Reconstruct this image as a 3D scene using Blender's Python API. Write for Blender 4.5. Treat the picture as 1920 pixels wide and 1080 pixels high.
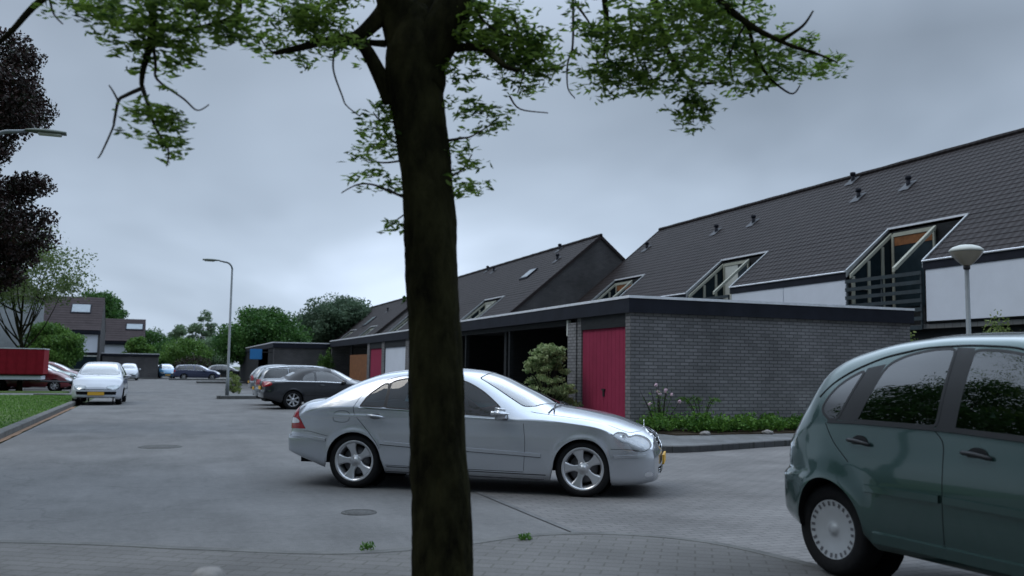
import bpy, bmesh, math, random
import numpy as np
from mathutils import Vector, Matrix, noise
from mathutils.bvhtree import BVHTree
from mathutils.geometry import delaunay_2d_cdt
for o in list(bpy.data.objects): bpy.data.objects.remove(o)
S = bpy.context.scene; COL = S.collection; R = math.radians; PI = math.pi
random.seed(7); rng = np.random.default_rng(7)

# ------------------------------------------------------------------ camera
# world axes: +Y runs along the street away from the camera, +X to its right, ground z = 0
YAW, PITCH, ROLL, FPX, CAMH = .36115, .08913, .01415, 1714.4, 1.417
def c2w(x, y):                                    # camera-aligned ground coordinates -> world
    return (x*math.cos(YAW)+y*math.sin(YAW), -x*math.sin(YAW)+y*math.cos(YAW))
_r0 = Vector((math.cos(YAW), -math.sin(YAW), 0)); _f0 = Vector((math.sin(YAW), math.cos(YAW), 0)); _z = Vector((0, 0, 1))
_fw = _f0*math.cos(PITCH)+_z*math.sin(PITCH); _u0 = -_f0*math.sin(PITCH)+_z*math.cos(PITCH)
_rt = _r0*math.cos(ROLL)+_u0*math.sin(ROLL); _up = -_r0*math.sin(ROLL)+_u0*math.cos(ROLL)
cam = bpy.data.objects.new('camera', bpy.data.cameras.new('camera')); COL.objects.link(cam); S.camera = cam
m = Matrix.Identity(4)
for i in range(3): m[i][0], m[i][1], m[i][2] = _rt[i], _up[i], -_fw[i]
m[2][3] = CAMH; cam.matrix_world = m
cam.data.sensor_width = 36; cam.data.lens = FPX/1920*36; cam.data.clip_end = 3000; cam.data.clip_start = .1
cam.data.dof.use_dof = True; cam.data.dof.focus_distance = 11.5; cam.data.dof.aperture_fstop = 2.0
def at(px, py, d):                                # point seen at photo pixel (px,py), d metres ahead
    v = _fw+_rt*((px-960)/FPX)-_up*((py-540)/FPX)
    return Vector((0, 0, CAMH))+v*(d/v.dot(_f0))

# ------------------------------------------------------------------ sky, sun, exposure
SUN_EL, SUN_AZ = R(55), R(275)
W = bpy.data.worlds.new('World'); S.world = W; W.use_nodes = True
nt = W.node_tree; nt.nodes.clear(); N = nt.nodes.new; L = nt.links.new
out = N('ShaderNodeOutputWorld'); bg = N('ShaderNodeBackground'); bg.inputs[1].default_value = .1
sky = N('ShaderNodeTexSky'); sky.sky_type = 'NISHITA'; sky.sun_disc = False; sky.sun_elevation = SUN_EL; sky.sun_rotation = SUN_AZ
tc = N('ShaderNodeTexCoord'); sep = N('ShaderNodeSeparateXYZ'); L(tc.outputs['Generated'], sep.inputs[0])
def mth(op, a, b=None, c=None):
    n = N('ShaderNodeMath'); n.operation = op
    for k, v in enumerate((a, b, c)):
        if v is None: continue
        if isinstance(v, (int, float)): n.inputs[k].default_value = v
        else: L(v, n.inputs[k])
    return n.outputs[0]
# cloud deck: project the view direction on to a flat layer so the clouds foreshorten towards the horizon
zz = mth('MAXIMUM', sep.outputs[2], 0.0); den = mth('ADD', zz, .42)
cmb = N('ShaderNodeCombineXYZ'); L(mth('DIVIDE', sep.outputs[0], den), cmb.inputs[0]); L(mth('DIVIDE', sep.outputs[1], den), cmb.inputs[1])
n1 = N('ShaderNodeTexNoise'); n1.inputs['Scale'].default_value = 1.0; n1.inputs['Detail'].default_value = 4.5; n1.inputs['Roughness'].default_value = .5
n1.inputs['Distortion'].default_value = .3
mp = N('ShaderNodeMapping'); mp.inputs['Location'].default_value = (3.1, 1.35, 0); L(cmb.outputs[0], mp.inputs[0]); L(mp.outputs[0], n1.inputs['Vector'])
cr = N('ShaderNodeValToRGB'); L(n1.outputs[0], cr.inputs[0])
cr.color_ramp.elements[0].position = .31; cr.color_ramp.elements[0].color = (.192, .236, .296, 1)
cr.color_ramp.elements[1].position = .71; cr.color_ramp.elements[1].color = (.49, .578, .712, 1)
e = cr.color_ramp.elements.new(.5); e.color = (.298, .360, .444, 1)
# brightness against elevation: pale at the horizon, darker above it, brightest overhead
mr = N('ShaderNodeValToRGB'); L(sep.outputs[2], mr.inputs[0])
els = mr.color_ramp.elements; els[0].position = 0; els[0].color = (.315,)*3+(1,); els[1].position = 1; els[1].color = (1.1, 1.1, 1.1, 1)
for p_, v_ in ((.07, .295), (.2, .25), (.33, .178), (.43, .26), (.58, .85), (.75, 1.05)): e = els.new(p_); e.color = (v_, v_, v_, 1)
mul = N('ShaderNodeVectorMath'); mul.operation = 'MULTIPLY'; L(cr.outputs[0], mul.inputs[0]); L(mr.outputs[0], mul.inputs[1])
sc = N('ShaderNodeVectorMath'); sc.operation = 'SCALE'; L(mul.outputs[0], sc.inputs[0])
bd = N('ShaderNodeVectorMath'); bd.operation = 'DOT_PRODUCT'; L(tc.outputs['Generated'], bd.inputs[0]); bd.inputs[1].default_value = (.62, .76, -.1)   # the cloud is thinner towards this side
L(mth('MULTIPLY', mth('MULTIPLY_ADD', bd.outputs['Value'], .52, .76), 46), sc.inputs['Scale'])
mx = N('ShaderNodeMix'); mx.data_type = 'RGBA'; mx.inputs[0].default_value = .96
L(sky.outputs[0], mx.inputs[6]); L(sc.outputs[0], mx.inputs[7]); L(mx.outputs[2], bg.inputs[0]); L(bg.outputs[0], out.inputs[0])
sl = bpy.data.lights.new('sun', 'SUN'); sl.energy = .6; sl.angle = R(25); sl.color = (1, .96, .9)
so = bpy.data.objects.new('sun', sl); COL.objects.link(so)
so.rotation_euler = Vector((-math.sin(SUN_AZ)*math.cos(SUN_EL), -math.cos(SUN_AZ)*math.cos(SUN_EL), -math.sin(SUN_EL))).to_track_quat('-Z', 'Y').to_euler()
S.view_settings.view_transform = 'Standard'; S.view_settings.look = 'None'; S.view_settings.exposure = .24; S.view_settings.gamma = 1
S.render.engine = 'CYCLES'; S.cycles.max_bounces = 6; S.cycles.transparent_max_bounces = 12; S.cycles.caustics_reflective = False; S.cycles.caustics_refractive = False

# ------------------------------------------------------------------ materials
def newmat(name):
    m = bpy.data.materials.new(name); m.use_nodes = True; return m, m.node_tree, m.node_tree.nodes['Principled BSDF']
def mat(name, col, rough=.6, metal=0, var=.12, scale=3, bump=0, bscale=40, coat=0, spec=.5, stretch=None, col2=None):
    """principled surface with noise-driven colour variation and optional bump"""
    m, t, b = newmat(name); n = t.nodes.new; l = t.links.new
    b.inputs['Roughness'].default_value = rough; b.inputs['Metallic'].default_value = metal
    b.inputs['Coat Weight'].default_value = coat; b.inputs['Coat Roughness'].default_value = .04; b.inputs['Specular IOR Level'].default_value = spec if rough < .6 else spec*.35
    tc = n('ShaderNodeTexCoord'); v = tc.outputs['Object']
    if stretch: mp = n('ShaderNodeMapping'); mp.inputs['Scale'].default_value = stretch; l(v, mp.inputs[0]); v = mp.outputs[0]
    ns = n('ShaderNodeTexNoise'); ns.inputs['Scale'].default_value = scale; ns.inputs['Detail'].default_value = 6; ns.inputs['Roughness'].default_value = .65; l(v, ns.inputs['Vector'])
    r = n('ShaderNodeValToRGB'); l(ns.outputs[0], r.inputs[0])
    c2 = col2 or tuple(min(1, c*(1+var)) for c in col); c1 = tuple(c*(1-var) for c in col)
    r.color_ramp.elements[0].position = .32; r.color_ramp.elements[0].color = c1+(1,); r.color_ramp.elements[1].position = .68; r.color_ramp.elements[1].color = c2+(1,)
    l(r.outputs[0], b.inputs['Base Color'])
    if bump:
        nb = n('ShaderNodeTexNoise'); nb.inputs['Scale'].default_value = bscale; nb.inputs['Detail'].default_value = 5; l(v, nb.inputs['Vector'])
        bp = n('ShaderNodeBump'); bp.inputs['Strength'].default_value = bump; bp.inputs['Distance'].default_value = .02; l(nb.outputs[0], bp.inputs['Height']); l(bp.outputs[0], b.inputs['Normal'])
    return m
def brickmat(name, c1, c2, mortar, bw, bh, rot=None, mort=.012, bump=.4, rough=.85, offset=.5, worldxy=False, stain=None):
    m, t, b = newmat(name); n = t.nodes.new; l = t.links.new
    tc = n('ShaderNodeTexCoord'); v = tc.outputs['Object']
    if not worldxy:                               # walls: use (x+y, z)
        s = n('ShaderNodeSeparateXYZ'); l(v, s.inputs[0]); a = n('ShaderNodeMath'); a.operation = 'ADD'; l(s.outputs[0], a.inputs[0]); l(s.outputs[1], a.inputs[1])
        c = n('ShaderNodeCombineXYZ'); l(a.outputs[0], c.inputs[0]); l(s.outputs[2], c.inputs[1]); v = c.outputs[0]
    elif rot:
        mp = n('ShaderNodeMapping'); mp.inputs['Rotation'].default_value = (0, 0, rot); l(v, mp.inputs[0]); v = mp.outputs[0]
    k = n('ShaderNodeTexBrick'); k.inputs['Color1'].default_value = c1+(1,); k.inputs['Color2'].default_value = c2+(1,); k.inputs['Mortar'].default_value = mortar+(1,)
    k.inputs['Scale'].default_value = 1; k.inputs['Mortar Size'].default_value = mort; k.inputs['Brick Width'].default_value = bw; k.inputs['Row Height'].default_value = bh
    k.inputs['Bias'].default_value = 0; k.offset = offset; k.inputs['Mortar Smooth'].default_value = .2
    l(v, k.inputs['Vector'])
    ns = n('ShaderNodeTexNoise'); ns.inputs['Scale'].default_value = .7; ns.inputs['Detail'].default_value = 8; l(tc.outputs['Object'], ns.inputs['Vector'])
    mr = n('ShaderNodeMapRange'); mr.inputs[1].default_value = .3; mr.inputs[2].default_value = .7; mr.inputs[3].default_value = .72; mr.inputs[4].default_value = 1.22; l(ns.outputs[0], mr.inputs[0])
    vm = n('ShaderNodeVectorMath'); vm.operation = 'SCALE'; l(k.outputs[0], vm.inputs[0]); l(mr.outputs[0], vm.inputs['Scale'])
    n2 = n('ShaderNodeTexNoise'); n2.inputs['Scale'].default_value = 60; n2.inputs['Detail'].default_value = 3; l(tc.outputs['Object'], n2.inputs['Vector'])
    m2 = n('ShaderNodeMapRange'); m2.inputs[3].default_value = .75; m2.inputs[4].default_value = 1.25; l(n2.outputs[0], m2.inputs[0])
    v2 = n('ShaderNodeVectorMath'); v2.operation = 'SCALE'; l(vm.outputs[0], v2.inputs[0]); l(m2.outputs[0], v2.inputs['Scale'])
    l(v2.outputs[0], b.inputs['Base Color']); b.inputs['Roughness'].default_value = rough; b.inputs['Specular IOR Level'].default_value = .2
    bp = n('ShaderNodeBump'); bp.inputs['Strength'].default_value = bump; bp.inputs['Distance'].default_value = .008; bp.invert = True; l(k.outputs[1], bp.inputs['Height']); l(bp.outputs[0], b.inputs['Normal'])
    return m
def leafmat(name, dark, light, trans=.35, scale=1.2, tip=None):
    m, t, b = newmat(name); n = t.nodes.new; l = t.links.new
    tc = n('ShaderNodeTexCoord'); ns = n('ShaderNodeTexNoise'); ns.inputs['Scale'].default_value = scale; ns.inputs['Detail'].default_value = 4; l(tc.outputs['Object'], ns.inputs['Vector'])
    n2 = n('ShaderNodeTexWhiteNoise'); geo = n('ShaderNodeNewGeometry'); n2.noise_dimensions = '1D'; l(geo.outputs['Random Per Island'], n2.inputs['W'])
    a = n('ShaderNodeMath'); a.operation = 'MULTIPLY_ADD'; l(n2.outputs[0], a.inputs[0]); a.inputs[1].default_value = .45; l(ns.outputs[0], a.inputs[2])
    r = n('ShaderNodeValToRGB'); l(a.outputs[0], r.inputs[0]); r.color_ramp.elements[0].position = .45; r.color_ramp.elements[0].color = dark+(1,); r.color_ramp.elements[1].position = .95; r.color_ramp.elements[1].color = light+(1,)
    if tip: e = r.color_ramp.elements.new(.85); e.color = tip+(1,)
    l(r.outputs[0], b.inputs['Base Color']); b.inputs['Roughness'].default_value = .55; b.inputs['Specular IOR Level'].default_value = .3
    tr = n('ShaderNodeBsdfTranslucent'); l(r.outputs[0], tr.inputs[0]); ms = n('ShaderNodeMixShader'); ms.inputs[0].default_value = trans
    l(b.outputs[0], ms.inputs[1]); l(tr.outputs[0], ms.inputs[2]); l(ms.outputs[0], t.nodes['Material Output'].inputs[0]); return m
def glassmat(name, tint, refl=1.0, ior=1.5, mixk=1.0):
    m, t, b = newmat(name); n = t.nodes.new; l = t.links.new
    f = n('ShaderNodeFresnel'); f.inputs[0].default_value = ior
    tr = n('ShaderNodeBsdfTransparent'); tr.inputs[0].default_value = tint+(1,); g = n('ShaderNodeBsdfGlossy'); g.inputs[1].default_value = .015; g.inputs[0].default_value = (refl,)*3+(1,)
    fm = n('ShaderNodeMath'); fm.operation = 'MULTIPLY'; fm.inputs[1].default_value = mixk; l(f.outputs[0], fm.inputs[0]); fm.use_clamp = True
    ms = n('ShaderNodeMixShader'); l(fm.outputs[0], ms.inputs[0]); l(tr.outputs[0], ms.inputs[1]); l(g.outputs[0], ms.inputs[2]); l(ms.outputs[0], t.nodes['Material Output'].inputs[0]); return m
def paint(name, col, metal=.55, rough=.32):
    return mat(name, col, rough, metal, var=.03, scale=2, coat=1, spec=.5)

M = {}
def asphaltmat():
    m = mat('asphalt', (.132, .132, .130), .85, var=.1, scale=.6, bump=.35, bscale=90, col2=(.170, .168, .166), spec=.5); t = m.node_tree; n = t.nodes.new; l = t.links.new; b = t.nodes['Principled BSDF']
    src = b.inputs['Base Color'].links[0].from_socket; tc = n('ShaderNodeTexCoord')
    mp = n('ShaderNodeMapping'); mp.inputs['Scale'].default_value = (1.6, .35, 1); mp.inputs['Rotation'].default_value = (0, 0, R(8)); l(tc.outputs['Object'], mp.inputs[0])
    cur = src
    for sc_, lo, hi, v in ((130, .72, 1.28, tc.outputs['Object']), (14, .88, 1.12, tc.outputs['Object']), (1.2, .84, 1.12, mp.outputs[0])):
        ns = n('ShaderNodeTexNoise'); ns.inputs['Scale'].default_value = sc_; ns.inputs['Detail'].default_value = 6; ns.inputs['Roughness'].default_value = .7; l(v, ns.inputs['Vector'])
        r = n('ShaderNodeMapRange'); r.inputs[1].default_value = .3; r.inputs[2].default_value = .7; r.inputs[3].default_value = lo; r.inputs[4].default_value = hi; l(ns.outputs[0], r.inputs[0])
        k = n('ShaderNodeVectorMath'); k.operation = 'SCALE'; l(cur, k.inputs[0]); l(r.outputs[0], k.inputs['Scale']); cur = k.outputs[0]
    # hairline cracks
    vo = n('ShaderNodeTexVoronoi'); vo.feature = 'DISTANCE_TO_EDGE'; vo.inputs['Scale'].default_value = .32; dn = n('ShaderNodeTexNoise'); dn.inputs['Scale'].default_value = 1.5; dn.inputs['Detail'].default_value = 6; l(tc.outputs['Object'], dn.inputs['Vector'])
    ad = n('ShaderNodeVectorMath'); ad.operation = 'MULTIPLY_ADD'; l(dn.outputs[1], ad.inputs[0]); ad.inputs[1].default_value = (1.1, 1.1, 0); l(tc.outputs['Object'], ad.inputs[2]); l(ad.outputs[0], vo.inputs['Vector'])
    r = n('ShaderNodeMapRange'); r.inputs[1].default_value = .0; r.inputs[2].default_value = .006; r.inputs[3].default_value = .84; r.inputs[4].default_value = 1; l(vo.outputs[0], r.inputs[0])
    k = n('ShaderNodeVectorMath'); k.operation = 'SCALE'; l(cur, k.inputs[0]); l(r.outputs[0], k.inputs['Scale']); l(k.outputs[0], b.inputs['Base Color']); return m
M['asphalt'] = asphaltmat()
M['pavers'] = brickmat('pavers', (.145, .141, .138), (.17, .164, .160), (.10, .098, .095), .21, .1, worldxy=True, rot=R(0), mort=.007, bump=.5)
M['slabs'] = brickmat('slabs', (.138, .134, .130), (.122, .119, .115), (.095, .092, .084), .24, .12, worldxy=True, rot=R(32), mort=.007, bump=.5)
M['slab_grey'] = brickmat('slab_grey', (.17, .175, .18), (.15, .155, .155), (.09, .09, .08), .3, .3, worldxy=True, mort=.01, bump=.5)
M['kerb'] = mat('kerb_concrete', (.125, .125, .12), .85, var=.25, scale=4, bump=.3)
M['kerb_dark'] = mat('kerb_dark_concrete', (.13, .13, .13), .85, var=.25, scale=4, bump=.3)
M['grass'] = mat('grass_soil', (.055, .10, .022), .9, var=.35, scale=2.5, bump=.6, bscale=30, col2=(.10, .155, .04))
M['land'] = mat('land', (.07, .09, .04), .95, var=.3, scale=.2)
M['soil'] = mat('soil', (.05, .038, .025), .95, var=.4, scale=6, bump=.8)
M['sand'] = mat('gutter_sand', (.23, .15, .10), .95, var=.35, scale=5, bump=.4)
M['brick'] = brickmat('grey_brick', (.17, .168, .172), (.235, .23, .235), (.095, .095, .097), .23, .078, mort=.011, bump=.9)
M['brick2'] = brickmat('dark_brick', (.095, .093, .096), (.12, .115, .116), (.06, .06, .06), .23, .075, mort=.011, bump=.7)
M['fascia'] = mat('fascia_black', (.014, .016, .024), .65, var=.25, scale=2)
M['trim'] = mat('roof_trim_metal', (.78, .80, .84), .4, .2, var=.12, scale=5)
M['bitumen'] = mat('roof_bitumen', (.04, .04, .042), .9, var=.2)
M['red'] = mat('red_door_paint', (.27, .028, .066), .8, var=.10, scale=2)
M['white'] = mat('white_panel_paint', (.66, .70, .77), .55, var=.05, scale=.8)
M['offwhite'] = mat('offwhite_paint', (.52, .54, .50), .55, var=.08, scale=3)
M['beige'] = mat('beige_frame_paint', (.36, .37, .31), .6, var=.08, scale=3)
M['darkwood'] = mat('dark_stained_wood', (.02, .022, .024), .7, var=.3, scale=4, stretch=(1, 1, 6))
M['railwood'] = mat('dark_green_boards', (.022, .034, .04), .55, var=.25, scale=4)
M['wood'] = mat('brown_wood', (.20, .085, .035), .7, var=.3, scale=5)
M['metalgrey'] = mat('galvanised', (.33, .35, .36), .5, .5, var=.15, scale=4)
M['lead'] = mat('lead_flashing', (.075, .08, .09), .6, .1, var=.2)
M['lamphead'] = mat('lamp_head_paint', (.10, .12, .10), .5, .1, var=.15)
M['headlens'] = mat('head_lamp_lens', (.26, .29, .31), .12, .4, var=.3, coat=1, scale=10)
M['lampgrey'] = mat('lamp_post_paint', (.17, .19, .20), .55, .2, var=.12, scale=3)
M['black'] = mat('black_plastic', (.012, .012, .014), .5, var=.2)
M['seam'] = mat('panel_gap', (.006, .006, .007), .8, var=.1)
M['rubber'] = mat('tyre_rubber', (.014, .014, .015), .8, var=.2, scale=20)
M['alloy'] = mat('alloy_wheel', (.62, .63, .65), .28, .75, var=.05)
M['alloy_dull'] = mat('steel_wheel', (.16, .16, .17), .5, .6, var=.2)
M['cover'] = mat('silver_wheel_cover', (.50, .52, .54), .4, .35, var=.06)
M['chrome'] = mat('chrome', (.75, .76, .78), .1, 1, var=.03)
M['seat'] = mat('seat_cloth', (.05, .052, .058), .9, var=.2)
M['redlens'] = mat('red_lens', (.30, .006, .012), .25, var=.15, coat=.6, scale=8)
M['whitelens'] = mat('clear_lens_ribbed', (.62, .62, .64), .15, .3, var=.15, coat=1, scale=8)
M['lampback'] = mat('lamp_reflector', (.85, .87, .9), .4, .1, var=.2, scale=14)
M['amber'] = mat('amber_lens', (.6, .2, .02), .2, coat=1)
M['plate'] = mat('yellow_plate', (.75, .42, .04), .5, var=.05)
M['glass'] = glassmat('car_glass', (.26, .44, .50), mixk=1.5)
M['glass_screen'] = glassmat('windscreen_glass', (.5, .62, .62), mixk=3.6)
M['glass_dark'] = glassmat('car_glass_dark', (.10, .15, .15), mixk=2.6)
M['lampglass'] = glassmat('headlamp_glass', (.95, .97, .99), mixk=1.0)
M['houseglass'] = mat('house_glass', (.016, .026, .032), .2, .0, var=.2, spec=.06)
M['skylight'] = mat('skylight_glass', (.30, .34, .37), .15, .3, var=.1)
M['bark'] = mat('bark', (.0065, .0062, .0048), .95, var=.5, scale=7, bump=1, bscale=30, stretch=(1, 1, .4), col2=(.030, .029, .013), spec=.1)
M['twig'] = mat('twig_bark', (.03, .027, .022), .9, var=.3)
M['skin'] = mat('skin', (.48, .24, .18), .55, var=.06)
M['cloth'] = mat('shirt_cloth', (.30, .07, .07), .9, var=.1)
M['hair'] = mat('hair', (.05, .03, .02), .8)
M['iron'] = mat('cast_iron', (.088, .088, .086), .8, .0, var=.3, scale=30, bump=.5)
M['blue'] = mat('blue_sign_face', (.03, .20, .48), .4, var=.05)
M['lf_fore'] = leafmat('leaf_foreground', (.016, .05, .009), (.23, .35, .06), .55, 5)
M['lf_dark'] = leafmat('leaf_dark_green', (.025, .085, .020), (.09, .20, .045), .35, .7)
M['lf_mid'] = leafmat('leaf_mid_green', (.045, .12, .022), (.14, .26, .05), .3, .7)
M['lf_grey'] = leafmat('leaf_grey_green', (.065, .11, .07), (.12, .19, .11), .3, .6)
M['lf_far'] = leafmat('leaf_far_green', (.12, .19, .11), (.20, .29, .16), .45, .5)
M['lf_copper'] = leafmat('leaf_copper', (.006, .010, .006), (.016, .024, .010), .15, 1.2, tip=(.045, .02, .018))
M['lf_sparse'] = leafmat('leaf_sparse_olive', (.06, .10, .03), (.15, .21, .07), .45, .8)
M['lf_vari'] = leafmat('leaf_variegated', (.12, .20, .07), (.40, .46, .22), .3, 5)
M['lf_lime'] = leafmat('leaf_light_green', (.09, .15, .035), (.26, .32, .10), .35, 3)
M['lf_bed'] = leafmat('leaf_bed_green', (.04, .12, .02), (.14, .28, .045), .35, 4)
M['flower'] = mat('pale_pink_petals', (.62, .45, .52), .7, var=.1)
M['stone'] = mat('pale_stone', (.26, .25, .24), .85, var=.25, scale=8, bump=.5)
# roof tiles: courses are modelled, the material adds the joints between single tiles
def tilemat(name, col):
    m = mat(name, col, .7, var=.22, scale=1.3, bump=.15); t = m.node_tree; n = t.nodes.new; l = t.links.new; b = t.nodes['Principled BSDF']
    tc = n('ShaderNodeTexCoord'); w = n('ShaderNodeTexWave'); w.bands_direction = 'Y'; w.wave_profile = 'SIN'; w.inputs['Scale'].default_value = 1.05; w.inputs['Distortion'].default_value = 0
    l(tc.outputs['Object'], w.inputs['Vector']); bp = n('ShaderNodeBump'); bp.inputs['Strength'].default_value = .6; bp.inputs['Distance'].default_value = .03; l(w.outputs[0], bp.inputs['Height']); l(bp.outputs[0], b.inputs['Normal'])
    return m
M['tile'] = tilemat('dark_roof_tile', (.021, .0165, .0165)); M['tile2'] = tilemat('brown_roof_tile', (.032, .025, .025)); M['tile3'] = tilemat('purple_brown_roof_tile', (.05, .039, .041))

# ------------------------------------------------------------------ object helpers
def link(o, parent=None):
    COL.objects.link(o)
    if parent: o.parent = parent
    return o
def obj(name, bm, mats, parent=None, smooth=False):
    me = bpy.data.meshes.new(name); bm.normal_update(); bm.to_mesh(me); bm.free()
    for m in (mats if isinstance(mats, (list, tuple)) else [mats]): me.materials.append(M[m] if isinstance(m, str) else m)
    if smooth: me.polygons.foreach_set('use_smooth', [True]*len(me.polygons)); 
    return link(bpy.data.objects.new(name, me), parent)
def tag(o, label=None, cat=None, group=None, kind=None):
    if label: o['label'] = label
    if cat: o['category'] = cat
    if group: o['group'] = group
    if kind: o['kind'] = kind
    return o
def thing(name, label, cat, loc=(0, 0, 0), rz=0, group=None):
    o = bpy.data.objects.new(name, None); COL.objects.link(o); o.location = loc; o.rotation_euler = (0, 0, rz); o.empty_display_size = .2
    return tag(o, label, cat, group)
def box(bm, x0, x1, y0, y1, z0, z1, mi=0):
    v = [bm.verts.new(p) for p in ((x0, y0, z0), (x1, y0, z0), (x1, y1, z0), (x0, y1, z0), (x0, y0, z1), (x1, y0, z1), (x1, y1, z1), (x0, y1, z1))]
    for f in ((0, 3, 2, 1), (4, 5, 6, 7), (0, 1, 5, 4), (1, 2, 6, 5), (2, 3, 7, 6), (3, 0, 4, 7)): bm.faces.new([v[i] for i in f]).material_index = mi
    return v
def bx(x0, x1, y0, y1, z0, z1, bev=0):
    bm = bmesh.new(); box(bm, x0, x1, y0, y1, z0, z1)
    if bev: bmesh.ops.bevel(bm, geom=bm.edges[:], offset=bev, segments=2, affect='EDGES')
    return bm
def tube(bm, pts, rad, n=8, cap=True):
    pts = [Vector(p) for p in pts]; rad = rad if hasattr(rad, '__len__') else [rad]*len(pts); rings = []; up = None
    for i, p in enumerate(pts):
        d = (pts[min(i+1, len(pts)-1)]-pts[max(i-1, 0)]).normalized()
        if up is None: up = d.orthogonal().normalized()
        up = (up-d*up.dot(d)); up = up.normalized() if up.length > 1e-6 else d.orthogonal().normalized(); s = d.cross(up)
        rings.append([bm.verts.new(p+(up*math.cos(2*PI*k/n)+s*math.sin(2*PI*k/n))*rad[i]) for k in range(n)])
    for a, b in zip(rings, rings[1:]):
        for k in range(n): bm.faces.new((a[k], a[(k+1) % n], b[(k+1) % n], b[k]))
    if cap: bm.faces.new(rings[0][::-1]); bm.faces.new(rings[-1])
def lathe(bm, prof, n=32, axis='Z', c=(0, 0, 0), mi=0):
    """prof = [(r, h)...] turned round an axis"""
    c = Vector(c); rings = []
    for r, h in prof:
        ring = []
        for k in range(n):
            a = 2*PI*k/n; x, y = r*math.cos(a), r*math.sin(a)
            ring.append(bm.verts.new(c+(Vector((x, y, h)) if axis == 'Z' else Vector((x, h, y)) if axis == 'Y' else Vector((h, x, y)))))
        rings.append(ring)
    for a, b in zip(rings, rings[1:]):
        for k in range(n):
            try: f = bm.faces.new((a[k], a[(k+1) % n], b[(k+1) % n], b[k])); f.material_index = mi; f.smooth = True
            except ValueError: pass
def sheet(name, poly, z, m, kind='structure', thick=0, parent=None):
    bm = bmesh.new(); vs = [bm.verts.new((p[0], p[1], z)) for p in poly]; f = bm.faces.new(vs); f.normal_update()
    if f.normal.z < 0: f.normal_flip()
    if thick:
        r = bmesh.ops.extrude_face_region(bm, geom=[f])
        for v in r['geom']:
            if isinstance(v, bmesh.types.BMVert): v.co.z -= thick
        bmesh.ops.recalc_face_normals(bm, faces=bm.faces[:])
    o = obj(name, bm, m, parent)
    if kind: o['kind'] = kind
    return o
def ribbon_solid(bm, pts, w, z0, z1):
    """raised strip (kerb) of width w along a ground polyline, to the left of travel"""
    P = [Vector((p[0], p[1], 0)) for p in pts]; Lf = []
    for i, p in enumerate(P):
        d = (P[min(i+1, len(P)-1)]-P[max(i-1, 0)]).normalized(); Lf.append(p+Vector((-d.y, d.x, 0))*w)
    rows = [[bm.verts.new((q.x, q.y, z)) for q, z in ((a, z0), (a+(b-a)*.0, z1-.02), (a+(b-a)*.15, z1), (b, z1), (b, z0))] for a, b in zip(P, Lf)]
    for a, b in zip(rows, rows[1:]):
        for k in range(4): bm.faces.new((a[k], b[k], b[k+1], a[k+1]))
    bm.faces.new(rows[0]); bm.faces.new(rows[-1][::-1])
    bmesh.ops.recalc_face_normals(bm, faces=bm.faces[:])
def curve(pts, n=6):
    """Catmull-Rom through points"""
    P = [Vector(p) for p in pts]; out = []
    for i in range(len(P)-1):
        a, b, c, d = P[max(i-1, 0)], P[i], P[i+1], P[min(i+2, len(P)-1)]
        for k in range(n):
            t = k/n; out.append(.5*((2*b)+(c-a)*t+(2*a-5*b+4*c-d)*t*t+(3*b-a-3*c+d)*t**3))
    out.append(P[-1]); return out
def leaves(name, pts, size, m, parent, aspect=.5, flat=0., bend=.25):
    """one small folded leaf face at every point"""
    pts = np.asarray(pts); n = len(pts); s = size*rng.uniform(.6, 1.3, n)[:, None]
    d = rng.normal(size=(n, 3)); d[:, 2] *= (1-flat); d /= np.linalg.norm(d, axis=1)[:, None]
    e_ = rng.normal(size=(n, 3)); e_ -= d*(e_*d).sum(1)[:, None]; e_ /= np.linalg.norm(e_, axis=1)[:, None]; nn = np.cross(d, e_)
    a = pts-d*s*.5; b = pts+e_*s*aspect*.5+nn*s*bend*.3; c = pts+d*s*.5; f = pts-e_*s*aspect*.5+nn*s*bend*.3
    V = np.stack([a, b, c, f], 1).reshape(-1, 3)
    me = bpy.data.meshes.new(name); me.vertices.add(4*n); me.vertices.foreach_set('co', V.ravel().astype(np.float32)); me.loops.add(4*n); me.loops.foreach_set('vertex_index', np.arange(4*n, dtype=np.int32))
    me.polygons.add(n); me.polygons.foreach_set('loop_start', np.arange(0, 4*n, 4, dtype=np.int32)); me.update(); me.validate()
    me.materials.append(M[m] if isinstance(m, str) else m); return link(bpy.data.objects.new(name, me), parent)
def clump_points(c, r, n, shell=.35):
    """points inside an ellipsoid, denser towards the skin"""
    d = rng.normal(size=(n, 3)); d /= np.linalg.norm(d, axis=1)[:, None]; k = rng.uniform(shell, 1, n)**.6
    return np.asarray(c)+d*k[:, None]*np.asarray(r)
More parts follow.
